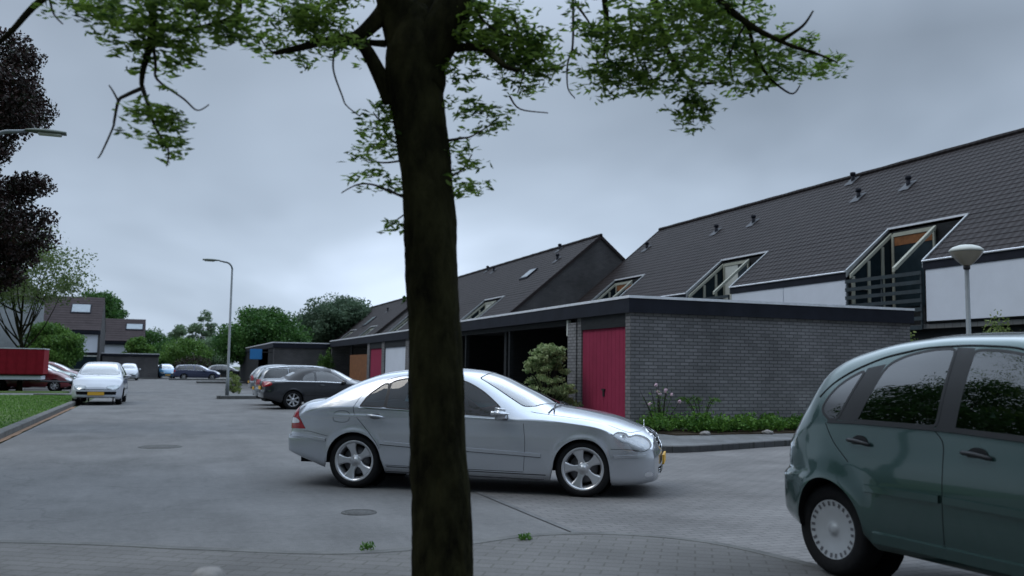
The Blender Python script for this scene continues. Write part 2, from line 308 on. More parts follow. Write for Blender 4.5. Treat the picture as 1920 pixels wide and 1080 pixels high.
def tree(name, label, x, y, h, w, m, trunk_h=None, tr=.15, n=5000, leaf=.25, cat='tree', group=None, shape='round', clumps=40, bottom=None, fill=.42, depth=None, rz=None):
    """tapered trunk with limbs that end in leaf clumps spread over an uneven crown"""
    t = thing(name, label, cat, (x, y, 0), 0, group); rnd = random.Random(hash(label) % 9999 if False else int(abs(x*31+y*17+h*7)))
    bot = bottom if bottom is not None else h*.3; cz = (h+bot)/2; rzv = (h-bot)/2; dd = (depth or w)
    bm = bmesh.new(); top = h*.8 if shape != 'cone' else h*.96
    spine = [(0, 0, 0), (rnd.uniform(-.1, .1), rnd.uniform(-.1, .1), bot*.6), (rnd.uniform(-.2, .2), rnd.uniform(-.2, .2), bot), (rnd.uniform(-.3, .3), rnd.uniform(-.3, .3), top)]
    sp = curve(spine, 5); tube(bm, sp, [tr*(1.25 if i == 0 else 1)*(1-.85*(i/(len(sp)-1))) for i in range(len(sp))], 9)
    P = []; pc = max(8, n//clumps)
    for i in range(clumps):
        u = rnd.random(); a = rnd.uniform(0, 2*PI)
        if shape == 'cone':
            zz = bot+(h-bot)*u**.85; rr = (w/2)*(1-(zz-bot)/(h-bot))**.8*rnd.uniform(.35, 1); cs = max(.12, (w*.17)*(1.15-(zz-bot)/(h-bot)))
            c = (rr*math.cos(a), rr*math.sin(a)*dd/w, zz); rad = (cs, cs, cs*.5)
        else:
            ph = math.acos(rnd.uniform(-1, 1)); k = rnd.uniform(.3, .95)**.5*.86; cs = w*rnd.uniform(.11, .17)
            flatb = .75 if math.cos(ph) < 0 else 1
            c = (k*w/2*math.sin(ph)*math.cos(a), k*dd/2*math.sin(ph)*math.sin(a), cz+k*rzv*math.cos(ph)*flatb*(.92+.16*rnd.random())); rad = (cs, cs, cs*.72)
        P.append(clump_points(c, rad, pc, .15))
        if i % (2 if w > 7 else 5) == 0 and clumps < 130:
            j = min(len(sp)-1, int(len(sp)*(.35+.6*rnd.random()))); b = sp[j]; c = Vector(c); mid = (b+c)/2+Vector((0, 0, -.08*w))
            if c.z > b.z-.3*h: tube(bm, curve([b, mid, c], 3), [tr*.32, tr*.3, tr*.26, tr*.2, tr*.15, tr*.1, tr*.06], 5, False)
    obj('trunk', bm, 'bark', t, True); leaves('crown', np.concatenate(P), leaf, m, t)
    if rz: t.rotation_euler.z = rz
    return t

# ================================================================== SETTING
sheet('ground', [(-700, -300), (700, -300), (700, 1500), (-700, 1500)], -.03, 'land')
sheet('road', [(-2.62, -6), (9.7, -6), (9.7, 150), (-2.62, 150)], 0, 'asphalt')
sheet('parking_area', [(-30, 46), (-2.5, 46), (-2.5, 150), (-30, 150)], .004, 'asphalt')
kb = [(8.35, 58), (8.35, 22), (8.1, 17.5), (7.95, 15.4), (8.15, 14.4), (8.9, 14.2), (11.8, 15.1), (15, 15.6), (40, 15.8)]
kc = curve([(p[0], p[1], 0) for p in kb], 5)
sheet('side_street', [(3.42, -6), (60, -6), (60, 15.9), (15, 15.8), (11.8, 15.3), (8.9, 14.4), (8.3, 14.6), (8.2, 17.5), (8.2, 19.5), (3.42, 12.4)][:9]+[(3.47, 12.4)], .004, 'pavers')
# dark edging between asphalt and brick
bm = bmesh.new(); 
ed = curve([(3.44, -2, 0), (3.47, 4, 0), (3.44, 8, 0), (3.47, 12.4, 0)], 6); ed += curve([(3.47, 12.4, 0), (8.2, 19.5, 0)], 8)[1:]
for a, b in zip(ed, ed[1:]):
    n_ = (b-a).normalized().cross(_z)*.035
    bm.faces.new([bm.verts.new((q.x, q.y, .008)) for q in (a+n_, b+n_, b-n_, a-n_)])
obj('road_joint', bm, 'kerb_dark')['kind'] = 'structure'
# right pavement round the garages
right = [(p.x, p.y) for p in kc]
sheet('pavement', [(x_+(.0), y_) for x_, y_ in right]+[(40, 40), (20, 58)], .115, 'slab_grey', thick=.11)
bm = bmesh.new(); ribbon_solid(bm, [(x_, y_) for x_, y_ in right][::-1], -.12, 0, .125); obj('kerb', bm, 'kerb_dark')['kind'] = 'structure'
# foreground pavement: the corner the tree and the hatchback stand on
def gz(px, py, z):
    v = _fw+_rt*((px-960)/FPX)-_up*((py-540)/FPX); k = (z-CAMH)/v.z; return (v.x*k, v.y*k, 0)
fr = curve([(-16, 13.5, 0), (-6, 9.6, 0), gz(0, 1018, .12), gz(350, 1031, .12), gz(640, 1040, .12), gz(860, 1024, .12), gz(1000, 1006, .12), gz(1150, 1003, .12), gz(1320, 1018, .12), gz(1500, 1058, .12), gz(1640, 1100, .12), gz(1800, 1165, .12), (5.6, 1.0, 0), (5.7, -6, 0)], 6)
sheet('footpath', [(p.x, p.y) for p in fr]+[(-16, -6)], .12, 'slabs', thick=.115)
bm = bmesh.new(); ribbon_solid(bm, [(p.x, p.y) for p in fr], .1, .0, .123); obj('kerb', bm, 'kerb')['kind'] = 'structure'
# left verge
sheet('verge', [(-14, 10), (-2.92, 10), (-2.92, 41.5), (-3.6, 43), (-14, 43)], .09, 'grass', thick=.1)
sheet('path', [(-30, 43), (-3.5, 43), (-2.95, 44), (-2.95, 46.4), (-30, 46.4)], .06, 'slab_grey', thick=.06)
sheet('verge', [(-30, 46.41), (-4.2, 46.41), (-4.2, 49), (-30, 49)], .085, 'grass', thick=.1)
bm = bmesh.new(); ribbon_solid(bm, [(-2.77, 10), (-2.77, 33), (-2.8, 41), (-3.3, 42.6), (-5, 43.2)], .17, 0, .13); obj('kerb', bm, 'kerb')['kind'] = 'structure'
bm = bmesh.new()
pts_ = [(-2.77+.0, y_) for y_ in np.arange(11, 34, .5)]
for i in range(len(pts_)-1):
    w0 = .10+.16*abs(noise.noise((pts_[i][1]*.7, 3, 0))); w1 = .10+.16*abs(noise.noise((pts_[i+1][1]*.7, 3, 0)))
    bm.faces.new([bm.verts.new(q) for q in ((-2.77, pts_[i][1], .004), (-2.77+w0, pts_[i][1], .004), (-2.77+w1, pts_[i+1][1], .004), (-2.77, pts_[i+1][1], .004))])
o = obj('gutter_dirt', bm, 'sand'); o['kind'] = 'structure'
for f in (0,):
    gp = []
    for yy in (1,):
        n_ = 26000; X_ = rng.uniform(-8, -2.95, n_); Y_ = rng.uniform(12, 42, n_)
        gp = np.stack([X_, Y_, np.full(n_, .11)], 1)
    tag(leaves('grass', gp, .07, 'lf_bed', None, .25, flat=-1.5), kind='stuff')
# island with the street lamp, and further kerbed strips
for nm, pl in (('traffic_island', [(2.3, 41.0), (5.6, 41.3), (8.4, 41.6), (8.4, 44.4), (3.6, 44.2), (2.35, 42.4)]), ('traffic_island', [(2.6, 77), (6.2, 77.2), (6.2, 80), (2.6, 79)]), ('traffic_island', [(.6, 92), (6, 92), (6, 93.2), (.6, 93.0)]), ('traffic_island', [(-3.2, 97), (-.6, 97), (-.6, 98.2), (-3.2, 98.2)])):
    sheet(nm, pl, .13, 'slab_grey', thick=.12)
    bm = bmesh.new(); ribbon_solid(bm, pl+pl[:1], -.14, 0, .136); obj('kerb', bm, 'kerb')['kind'] = 'structure'
for (x_, y_, lab) in ((0, 17.1, 'round iron manhole cover in the asphalt on the left lane'), (1.85, 9.05, 'small iron cover in the asphalt left of the near tree trunk'), (3.2, 52, 'iron manhole cover in the distant road by the lamp island')):
    bm = bmesh.new(); r_ = .33 if y_ > 12 else .16
    lathe(bm, [(0, .010), (r_*.82, .010), (r_*.84, .006), (r_*.9, .006), (r_*.92, .011), (r_*1.05, .011), (r_*1.1, .001)], 36)
    o = obj('manhole_cover', bm, 'iron'); o.location = (x_, y_, 0); tag(o, lab, 'manhole cover')

# ------------------------------------------------------------------ flat-roofed garage blocks
def part(name, m, parent, *a, bev=0): return obj(name, bx(*a, bev=bev), m, parent)
def fascia(par, x0, x1, y0, y1, ztop, h):
    e_ = .07
    f = bmesh.new()
    for a in ((x0-e_, x1+e_, y0-e_, y0-e_+.04), (x0-e_, x1+e_, y1+e_-.04, y1+e_), (x0-e_, x0-e_+.04, y0-e_+.041, y1+e_-.041), (x1+e_-.04, x1+e_, y0-e_+.041, y1+e_-.041)): box(f, *a, ztop-h, ztop-.060)
    fo = obj('fascia', f, 'fascia', par)
    f = bmesh.new(); q = e_+.015
    for a in ((x0-q, x1+q, y0-q, y0-q+.09), (x0-q, x1+q, y1+q-.09, y1+q), (x0-q, x0-q+.09, y0-q+.091, y1+q-.091), (x1+q-.09, x1+q, y0-q+.091, y1+q-.091)): box(f, *a, ztop-.059, ztop)
    obj('roof_trim', f, 'trim', fo)
    obj('roof', bx(x0-e_+.041, x1+e_-.041, y0-e_+.041, y1+e_-.041, ztop-h+.02, ztop-.075), 'bitumen', par)
def garage_door(par, x, y0, y1, z0, z1, m, lab=None):
    bm = bmesh.new(); n_ = 12
    for i in range(n_):
        a = y0+(y1-y0)*i/n_; b = y0+(y1-y0)*(i+1)/n_; box(bm, x, x+.05, a+.004, b-.004, z0, z1)
    box(bm, x+.02, x+.06, y0, y1, z0, z1)
    d = obj('garage_door', bm, m, par)
    if lab: d['label'] = lab
    bm = bmesh.new(); box(bm, x-.035, x-.001, (y0+y1)/2-.09, (y0+y1)/2+.07, z0+.86, z0+.9); box(bm, x-.02, x-.001, (y0+y1)/2-.05, (y0+y1)/2+.03, z0+.72, z0+.86); obj('handle', bm, 'black', d)
    return d
Z0 = .1
ga = thing('garage', 'long grey brick garage and carport block with black fascia and red door at its corner', 'garage', (9.63, 18.03, 0))
D_ = 7.94; LN = 16.4
part('wall', 'brick', ga, 0, D_, 0, .24, 0, 2.74)
part('wall', 'brick', ga, D_-.24, D_, .241, LN, 0, 2.72)
part('wall', 'brick', ga, 0, D_-.241, LN-.24, LN, 0, 2.72)
part('wall', 'brick', ga, .03, 3.2, 2.62, 2.86, 0, 2.72)                # wall beside the red door
part('pillar', 'brick', ga, .0, .26, 2.87, 3.38, 0, 2.62)
part('wall', 'darkwood', ga, .27, D_-.25, 8.6, 8.8, .123, 2.71)  # partition in the dark colour that stands for the carport's inner shade
part('shade_lining', 'darkwood', ga, 5.0, 5.08, 2.87, LN-.25, .123, 2.71)  # added inner skins: the open bays' deep shade is put into their colour
part('shade_lining', 'darkwood', ga, .27, 4.99, LN-.32, LN-.25, .123, 2.71)
part('shade_lining', 'darkwood', ga, .27, 4.99, 2.87, 2.93, .123, 2.71)
part('lintel', 'darkwood', ga, .01, .12, .25, 2.61, 2.42, 2.735)
garage_door(ga, .06, .25, 2.6, Z0, 2.42, 'red', 'dusty red boarded garage door')
for yy in (7.9, 12.2): part('post', 'darkwood', ga, .12, .24, yy, yy+.12, 0, 2.72)
part('rail', 'darkwood', ga, 3.3, 3.36, 3.4, 8.59, 1.35, 1.43); part('beam', 'darkwood', ga, .1, .22, 3.39, LN-.25, 2.58, 2.72)
part('post', 'offwhite', ga, .02, .1, 3.4, 3.5, 2.3, 2.7)
part('floor', 'slab_grey', ga, .01, D_-.25, .25, LN-.25, .115, .122)
fascia(ga, 0, D_, 0, LN, 3.10, .38)
gb = thing('garage', 'farther garage and carport block with red and white doors behind the tree trunk', 'garage', (9.63, 35.4, 0))
LB = 21.6
part('wall', 'brick', gb, 0, D_, 0, .24, 0, 2.7); part('wall', 'brick', gb, D_-.24, D_, .241, LB, 0, 2.7); part('wall', 'brick', gb, 0, D_-.241, LB-.24, LB, 0, 2.7)
part('wall', 'brick', gb, 0, 4, .25, 2.9, 0, 2.7)
garage_door(gb, .06, 2.95, 6.9, Z0, 2.35, 'white', 'white painted garage door'); part('pillar', 'brick', gb, 0, 3, 6.95, 7.5, 0, 2.7)
garage_door(gb, .06, 7.55, 10.2, Z0, 2.35, 'red', 'red boarded garage door'); part('pillar', 'brick', gb, 0, 3, 10.25, 10.8, 0, 2.7)
part('lintel', 'darkwood', gb, .01, .1, 2.95, 6.9, 2.36, 2.7); part('lintel', 'darkwood', gb, .01, .1, 7.55, 10.2, 2.36, 2.7)
part('screen', 'wood', gb, .02, .1, 10.85, 15.5, .1, 2.1); part('post', 'darkwood', gb, .1, .22, 15.6, 15.72, 0, 2.7)
part('floor', 'slab_grey', gb, .01, D_-.25, .25, LB-.25, .115, .122)
fascia(gb, 0, D_, 0, LB, 3.05, .4)
gc = thing('garage', 'low dark garage block with brick end wall beyond the parked cars, blue sign on it', 'garage', (6.2, 57.2, 0))
part('wall', 'brick2', gc, 0, 9, 0, .24, 0, 2.6); part('wall', 'brick2', gc, 8.7, 8.95, .25, 26, 0, 2.6)
for rg_ in (range(0, 7), range(22, 60)):
    bm = bmesh.new()
    for i in rg_: box(bm, .0+.012*(i % 2), .06, .25+i*.43, .25+i*.43+.43, 0, 2.58)
    obj('boarding', bm, 'darkwood', gc)
part('wall', 'brick2', gc, 3.5, 3.7, .25, 26, 0, 2.6); part('wall', 'brick2', gc, 0, 8.69, 26.01, 26.2, 0, 2.6)
fascia(gc, 0, 9, 0, 26.2, 2.9, .34)
gd = thing('garage', 'small flat-roofed garage with a pale roof edge at the far end of the street', 'garage', (8.0, 92, 0))
part('wall', 'brick2', gd, 0, 6, 0, .2, 0, 2.3); part('wall', 'brick2', gd, 0, .2, .21, 12, 0, 2.3); part('wall', 'brick2', gd, .21, 6, 11.8, 12, 0, 2.3); part('wall', 'brick2', gd, 5.8, 6, .21, 11.79, 0, 2.3); fascia(gd, 0, 6, 0, 12, 2.6, .3)
sgp = at(480, 664, 56.5); sg = thing('sign_board', 'bright blue square sign hanging on the dark far garage front', 'sign', (sgp.x, sgp.y, sgp.z)); sg.rotation_euler.z = -.3
obj('panel', bx(-.37, .37, -.03, .03, -.32, .32, bev=.02), 'blue', sg); obj('bracket', bx(.371, 1.2, -.02, .02, .1, .16), 'black', sg)

# ------------------------------------------------------------------ terraced houses
def roof_sheet(bm, x0, x1, y0, y1, xe, ze, tt, course=.30, lip=.017, flip=1):
    """tiled slope between x0 and x1 (x measured from the eave at xe, rising tt per metre) with stepped courses"""
    n_ = max(1, round((x1-x0)/(course*math.cos(math.atan(tt))))); prof = []
    for i in range(n_):
        a = x0+(x1-x0)*i/n_; b = x0+(x1-x0)*(i+1)/n_
        prof += [(a, ze+(a-xe)*tt+lip), (b, ze+(b-xe)*tt)]
    seg = [y0, y1]; rows = []
    for y in seg: rows.append([bm.verts.new((flip*(x-0), y, z)) for x, z in prof])
    for k in range(len(prof)-1): bm.faces.new((rows[0][k], rows[1][k], rows[1][k+1], rows[0][k+1]))
def terrace(name, label, loc, rz, ze, half, y1, slots=(), pipes=(), lights=(), tile='tile', tt=math.tan(R(40)), group=None, cat='house', panels=True, yo=0., bands=None, wallm='brick2', panelm='white', ov=.0):
    """row of houses: local x from the street-side eave (0) to the ridge (half), y along the row"""
    t = thing(name, label, cat, loc, rz, group); zr = ze+half*tt; sx = 1.9
    bm = bmesh.new(); ys = [0]+[v for s in slots for v in s]+[y1]
    for a, b in zip(ys[0::2], ys[1::2]): roof_sheet(bm, 0, sx, a, b, 0, ze, tt)
    roof_sheet(bm, sx, half, 0, y1, 0, ze, tt)
    n0 = len(bm.verts); b2 = bmesh.new(); roof_sheet(b2, 0, half, 0, y1, 0, ze, tt)
    for v in b2.verts: v.co.x = 2*half-v.co.x
    me = bpy.data.meshes.new('tmp'); b2.to_mesh(me); b2.free(); bm.from_mesh(me); bpy.data.meshes.remove(me)
    # ridge tiles
    tube(bm, [(half, y, zr+.02) for y in np.linspace(-.02, y1+.02, 40)], [.11+.015*(i % 2) for i in range(40)], 8)
    bmesh.ops.recalc_face_normals(bm, faces=bm.faces[:]); roof = obj('roof', bm, tile, t)
    # gable ends: triangle + wall
    for yy, s in ((.06, 1), (y1-.06, -1)):
        bm = bmesh.new(); a = [bm.verts.new(p) for p in ((.12, yy, 0), (2*half-.12, yy, 0), (2*half-.12, yy, ze-.02), (half, yy, zr-.14), (.12, yy, ze-.02))]; bm.faces.new(a)
        r = bmesh.ops.extrude_face_region(bm, geom=bm.faces[:])
        for v in r['geom']:
            if isinstance(v, bmesh.types.BMVert): v.co.y += .2*s
        bmesh.ops.recalc_face_normals(bm, faces=bm.faces[:]); obj('gable_wall', bm, wallm, t)
        bm = bmesh.new()                              # verge boards
        for q in (0, 1):
            v = []
            for x, z in ((0, ze), (half, zr)):
                xx = x if q == 0 else 2*half-x
                v.append([bm.verts.new((xx, yy+dy, z+dz)) for dy, dz in ((-.08*s, -.16), (-.08*s, .05), (.03*s, .05), (.03*s, -.16))])
            for k in range(4): bm.faces.new((v[0][k], v[0][(k+1) % 4], v[1][(k+1) % 4], v[1][k]))
        bmesh.ops.recalc_face_normals(bm, faces=bm.faces[:]); obj('verge_board', bm, 'tile2', t)
    part('wall', wallm, t, 2*half-.34, 2*half-.14, .27, y1-.27, 0, ze-.1)
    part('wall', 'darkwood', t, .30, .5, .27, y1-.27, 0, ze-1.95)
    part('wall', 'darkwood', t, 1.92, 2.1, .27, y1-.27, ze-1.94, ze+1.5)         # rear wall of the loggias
    part('floor', 'slab_grey', t, .1, 1.9, .27, y1-.27, ze-2.1, ze-1.96)
    # ground-floor windows
    yy = .8
    while yy < y1-3.2:
        w = part('window', 'houseglass', t, .27, .295, yy, yy+2.2, .5, ze-2.5); f = bmesh.new()
        for a in ((yy-.06, yy), (yy+.75, yy+.81), (yy+2.2, yy+2.26)): box(f, .24, .31-.012, a[0], a[1], .44, ze-2.44)
        box(f, .24, .297, yy-.059, yy+2.259, .38, .439); obj('frame', f, 'offwhite', w); yy += 5.32
    for a, b in zip(ys[0::2], ys[1::2]):
        # fascia + gutter + white panels of each stretch between loggias
        part('fascia', 'fascia', t, -.03, .05, a, b, ze-.27, ze-.03); g = bmesh.new(); tube(g, [(-.06, a, ze+.0), (-.06, b, ze+.0)], .028, 6); obj('gutter', g, 'trim', t)
        if panels:
            k = max(1, round((b-a)/3.6)); cuts = [a+.05+(b-a-.1)*i/k for i in range(k+1)]
            if k == 2 and slots and b == slots[1][0]: cuts[1] = b-5.1
            for c0_, c1_ in zip(cuts, cuts[1:]): part('panel', panelm, t, .0, .08, c0_, c1_-.03, ze-1.88, ze-.275, bev=.004)
            part('wall', 'darkwood', t, .09, .29, a+.02, b-.02, ze-1.94, ze-.28)
    for si, (a, b) in enumerate(slots):
        zt = ze+sx*tt
        for yy0, yy1 in ((a-.04, a+.035), (b-.035, b+.04)):   # pale metal lining round the opening
            bm = bmesh.new(); v = []
            for x, z in ((-.02, ze-.0), (sx, zt)): v.append([bm.verts.new(p) for p in ((x, yy0, z+.055), (x, yy1, z+.055), (x, yy1, z-.2), (x, yy0, z-.2))])
            for k in range(4): bm.faces.new((v[0][k], v[0][(k+1) % 4], v[1][(k+1) % 4], v[1][k]))
            bm.faces.new(v[0]); bm.faces.new(v[1][::-1]); bmesh.ops.recalc_face_normals(bm, faces=bm.faces[:]); dm = obj('dormer_frame', bm, 'metalgrey', t)
        bm = bmesh.new(); box(bm, sx-.03, sx+.05, a-.04, b+.04, zt+.0, zt+.065); obj('trim', bm, 'trim', dm)
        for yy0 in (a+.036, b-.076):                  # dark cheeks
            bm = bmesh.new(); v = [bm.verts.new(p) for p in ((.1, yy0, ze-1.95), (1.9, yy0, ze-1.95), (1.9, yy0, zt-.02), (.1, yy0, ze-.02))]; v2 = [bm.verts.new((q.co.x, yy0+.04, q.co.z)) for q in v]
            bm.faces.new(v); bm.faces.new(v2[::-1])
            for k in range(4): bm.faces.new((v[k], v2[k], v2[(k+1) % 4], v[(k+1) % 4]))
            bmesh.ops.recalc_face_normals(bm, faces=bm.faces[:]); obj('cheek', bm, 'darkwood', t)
        # glazing: sloped panes with pale frame over the far part, upright panes below
        c0, c1 = a+(b-a)*.36, b-.09
        def sbar(bmm, y0, y1_, x0, x1, o0, o1):
            v = [[bmm.verts.new((x, y, ze+x*tt+o)) for y, o in ((y0, o0), (y1_, o0), (y1_, o1), (y0, o1))] for x in (x0, x1)]
            for k in range(4): bmm.faces.new((v[0][k], v[0][(k+1) % 4], v[1][(k+1) % 4], v[1][k]))
            bmm.faces.new(v[0]); bmm.faces.new(v[1][::-1])
        # glazed far cheek with upright mullions under a raking head
        win = bmesh.new(); q0, q1 = .16, 1.86; v = [[win.verts.new(p) for p in ((q0, y, ze-1.9), (q1, y, ze-1.9), (q1, y, ze+q1*tt-.2), (q0, y, ze+q0*tt-.2))] for y in (c1-.03, c1-.01)]
        win.faces.new(v[0]); win.faces.new(v[1][::-1])
        for k in range(4): win.faces.new((v[0][k], v[1][k], v[1][(k+1) % 4], v[0][(k+1) % 4]))
        bmesh.ops.recalc_face_normals(win, faces=win.faces[:]); wo = obj('window', win, 'houseglass', t); fr_ = bmesh.new()
        sbar(fr_, c1-.08, c1-.005, .05, 1.88, -.27, -.13)
        for x in (.12, .80, 1.42): box(fr_, x, x+.11, c1-.075, c1-.007, ze-1.9, ze+x*tt-.26)
        box(fr_, .231, .799, c1-.075, c1-.007, ze-.62, ze-.54); bmesh.ops.recalc_face_normals(fr_, faces=fr_.faces[:]); obj('frame', fr_, 'beige', wo)
        # window in the back wall, with its blind, and the raking beam that closes the bay
        wo = part('window', 'houseglass', t, 1.87, 1.885, c0+.16, c1-.2, ze-1.2, zt-.3); fr_ = bmesh.new()
        for y0, y1_ in ((c0+.08, c0+.159), (c1-.199, c1-.10)): box(fr_, 1.83, 1.9, y0, y1_, ze-1.9, zt-.2)
        box(fr_, 1.83, 1.9, c0+.1595, c1-.1995, zt-.299, zt-.17); obj('frame', fr_, 'beige', wo)
        if si % 2 == 1: obj('blind', bx(1.855, 1.869, c0+.2, c1-.22, zt-.62, zt-.31), 'wood', wo)
        else: obj('blind', bx(1.855, 1.869, c0+.9, c1-.22, ze-1.0, zt-.31), 'offwhite', wo)
        fr_ = bmesh.new(); sbar(fr_, c0-.02, c0+.10, .02, 1.82, -.22, -.09); bmesh.ops.recalc_face_normals(fr_, faces=fr_.faces[:]); obj('beam', fr_, 'beige', t)
        rl = bmesh.new()
        for k in range(7): box(rl, -.09, -.05, a+.02, b-.02, ze-.42-k*.285, ze-.30-k*.285)
        for yy0 in (a+.05, (a+b)/2, b-.11): box(rl, -.049, -.0, yy0, yy0+.06, ze-2.1, ze-.30)
        obj('balcony_rail', rl, 'railwood', t)
    for px_, py_ in pipes:
        z = ze+px_*tt; bm = bmesh.new(); tube(bm, [(px_, py_, z-.15), (px_, py_, z+.24)], .085, 10); tube(bm, [(px_, py_, z+.24), (px_, py_, z+.26), (px_, py_, z+.38), (px_, py_, z+.4)], [.085, .12, .12, .05], 10)
        p = obj('flue_pipe', bm, 'fascia', t, True); bm = bmesh.new(); v = [bm.verts.new((px_+dx, py_+dy, z+dx*tt+.055)) for dx, dy in ((-.3, -.26), (.2, -.26), (.2, .26), (-.3, .26))]; bm.faces.new(v); obj('flashing', bm, 'lead', p)
    for lx, ly, lw, lh in lights:
        bm = bmesh.new(); f = bmesh.new()
        def q(bmm, x0, x1, y0, y1_, o0, o1):
            v = [[bmm.verts.new((x, y, ze+x*tt+o)) for y, o in ((y0, o0), (y1_, o0), (y1_, o1), (y0, o1))] for x in (x0, x1)]
            for k in range(4): bmm.faces.new((v[0][k], v[0][(k+1) % 4], v[1][(k+1) % 4], v[1][k]))
            bmm.faces.new(v[0]); bmm.faces.new(v[1][::-1])
        q(f, lx, lx+lh, ly, ly+lw, .03, .13); q(bm, lx+.08, lx+lh-.08, ly+.08, ly+lw-.08, .131, .14)
        bmesh.ops.recalc_face_normals(f, faces=f.faces[:]); bmesh.ops.recalc_face_normals(bm, faces=bm.faces[:]); w = obj('skylight', f, 'fascia', t); obj('pane', bm, 'skylight', w)
    return t
v0 = 6.0
terrace('terraced_houses', 'long terrace with dark tiled roof, white panels and slatted balconies behind the brick garage', (22, v0, 0), 0, 4.97, 6.1, 48.8-v0,
        slots=[(s-v0, s-v0+3.45) for s in (11.3, 21.97, 32.4, 43.15)], pipes=[(4.4, y-v0) for y in (27.0, 29.7, 36.9, 40.1, 47.4, 16.4, 19.1)]+[(5.8, 31.6-v0)], group=None)
terrace('terraced_houses', 'second terrace with grey brick gable end and dark roof, seen just right of the trunk', (18.2, 49.15, 0), 0, 4.46, 6.05, 33,
        slots=[(5.4, 9.2), (16, 19.4), (26.6, 30)], pipes=[(4.6, 3.2), (5.8, 5.6), (5.4, 17.4), (5.8, 20)], lights=[(3.3, 5.2, 1.3, .8)])
terrace('terraced_houses', 'third and farthest terrace on the right with a plain dark roof, left of the trunk', (17.4, 84, 0), 0, 3.9, 5.6, 56,
        slots=[(4, 7.4), (14.6, 18), (25.2, 28.6)], pipes=[(4, 9), (4.2, 22)], lights=[(2.2, 11.5, 1.6, 1.2), (2.6, 31, 1.6, 1.2)])
# left side, far: houses that face the camera
def far_house(label, cx, cy, w, ze, ridge, rz, group):
    t = thing('terraced_house', label, 'house', (cx, cy, 0), rz, group); half = (ridge-ze)/math.tan(R(40)); tt = math.tan(R(40)); bm = bmesh.new()
    for s in (1, -1):
        b2 = bmesh.new(); n_ = 16
        rows = [[b2.verts.new((x, -half*(1-i/n_)+ (0), ze+half*(i/n_)*tt+(.03 if j == 0 else 0))) for x in (-w/2, w/2)] for i in range(n_+1) for j in ((0, 1) if i else (0,))]
        for a, b in zip(rows, rows[1:]): b2.faces.new((a[0], a[1], b[1], b[0]))
        if s < 0:
            for v in b2.verts: v.co.y = -v.co.y
        me = bpy.data.meshes.new('tmp'); b2.to_mesh(me); b2.free(); bm.from_mesh(me); bpy.data.meshes.remove(me)
    bmesh.ops.recalc_face_normals(bm, faces=bm.faces[:]); rf = obj('roof', bm, 'tile3', t)
    for x in (-w/2+.02, w/2-.22):
        bm = bmesh.new(); f = bm.faces.new([bm.verts.new(p) for p in ((x, -half+.15, 0), (x, half-.15, 0), (x, half-.15, ze), (x, 0, ridge-.1), (x, -half+.15, ze))]); r = bmesh.ops.extrude_face_region(bm, geom=[f])
        for v in r['geom']:
            if isinstance(v, bmesh.types.BMVert): v.co.x += .2
        bmesh.ops.recalc_face_normals(bm, faces=bm.faces[:]); obj('gable_wall', bm, 'brick2', t)
    part('wall', 'darkwood', t, -w/2+.25, w/2-.25, -half+.3, -half+.5, 0, ze-.02); part('wall', 'brick2', t, -w/2+.25, w/2-.25, half-.5, half-.3, 0, ze-.02)
    part('fascia', 'fascia', t, -w/2, w/2, -half-.05, -half+.05, ze-.35, ze-.03)
    n_ = max(1, round(w/3.2)); pw = w/n_
    for i in range(n_):
        a = -w/2+i*pw+.15; part('panel', 'white', t, a, a+pw-.3, -half+.2, -half+.29, ze-2.1, ze-.4)
        wn = part('window', 'houseglass', t, a+.1, a+pw-.4, -half+.24, -half+.29, .9, ze-2.5); f = bmesh.new()
        for q in (a, a+pw-.36): box(f, q, q+.09, -half+.18, -half+.295, .85, ze-2.4)
        box(f, a+.1, a+pw-.37, -half+.18, -half+.293, ze-2.49, ze-2.39); box(f, a+.1, a+pw-.37, -half+.15, -half+.293, .8, .89); obj('frame', f, 'offwhite', wn)
    bm = bmesh.new(); f = bmesh.new(); xk = w*.24; 
    def q(bmm, x0, x1, y0, y1, o0, o1):
        v = [[bmm.verts.new((x, y, ze+(y+half)*tt+o)) for x, o in ((x0, o0), (x1, o0), (x1, o1), (x0, o1))] for y in (y0, y1)]
        for k in range(4): bmm.faces.new((v[0][k], v[0][(k+1) % 4], v[1][(k+1) % 4], v[1][k]))
        bmm.faces.new(v[0]); bmm.faces.new(v[1][::-1])
    q(f, xk-.9, xk+.9, -half*.52, -half*.25, .03, .12); q(bm, xk-.8, xk+.8, -half*.5, -half*.27, .121, .14)
    bmesh.ops.recalc_face_normals(f, faces=f.faces[:]); bmesh.ops.recalc_face_normals(bm, faces=bm.faces[:]); w_ = obj('skylight', f, 'fascia', t); obj('pane', bm, 'skylight', w_)
    return t
for lab, pa, pb, d, ze, rg in (('far left house with long purple-brown roof and skylight behind the round bush', 20, 190, 96, 4.6, 8.0), ('far house with lower purple-brown roof and small skylight, right of its taller neighbour', 192, 272, 106, 3.9, 6.4)):
    a = at(pa, 600, 1)-Vector((0, 0, CAMH)); b = at(pb, 600, 1)-Vector((0, 0, CAMH)); a, b = a*d/a.y, b*d/b.y; far_house(lab, (a.x+b.x)/2, d+4, (b-a).length, ze, rg, .0, 'far houses facing the street end')
c = at(0, 600, 66); fw_ = thing('house', 'pale grey rendered house gable at the left edge behind the dark tree', 'house', (c.x, c.y, 0), -YAW)
bm = bmesh.new(); f = bm.faces.new([bm.verts.new(p) for p in ((-3.6, -3, 0), (1.1, -3, 0), (1.1, -3, 6.3), (-1.2, -3, 8.2), (-3.6, -3, 6.3))]); r = bmesh.ops.extrude_face_region(bm, geom=[f])
for v in r['geom']:
    if isinstance(v, bmesh.types.BMVert): v.co.y += 7
bmesh.ops.recalc_face_normals(bm, faces=bm.faces[:]); obj('wall', bm, 'slab_grey' if False else 'metalgrey', fw_)
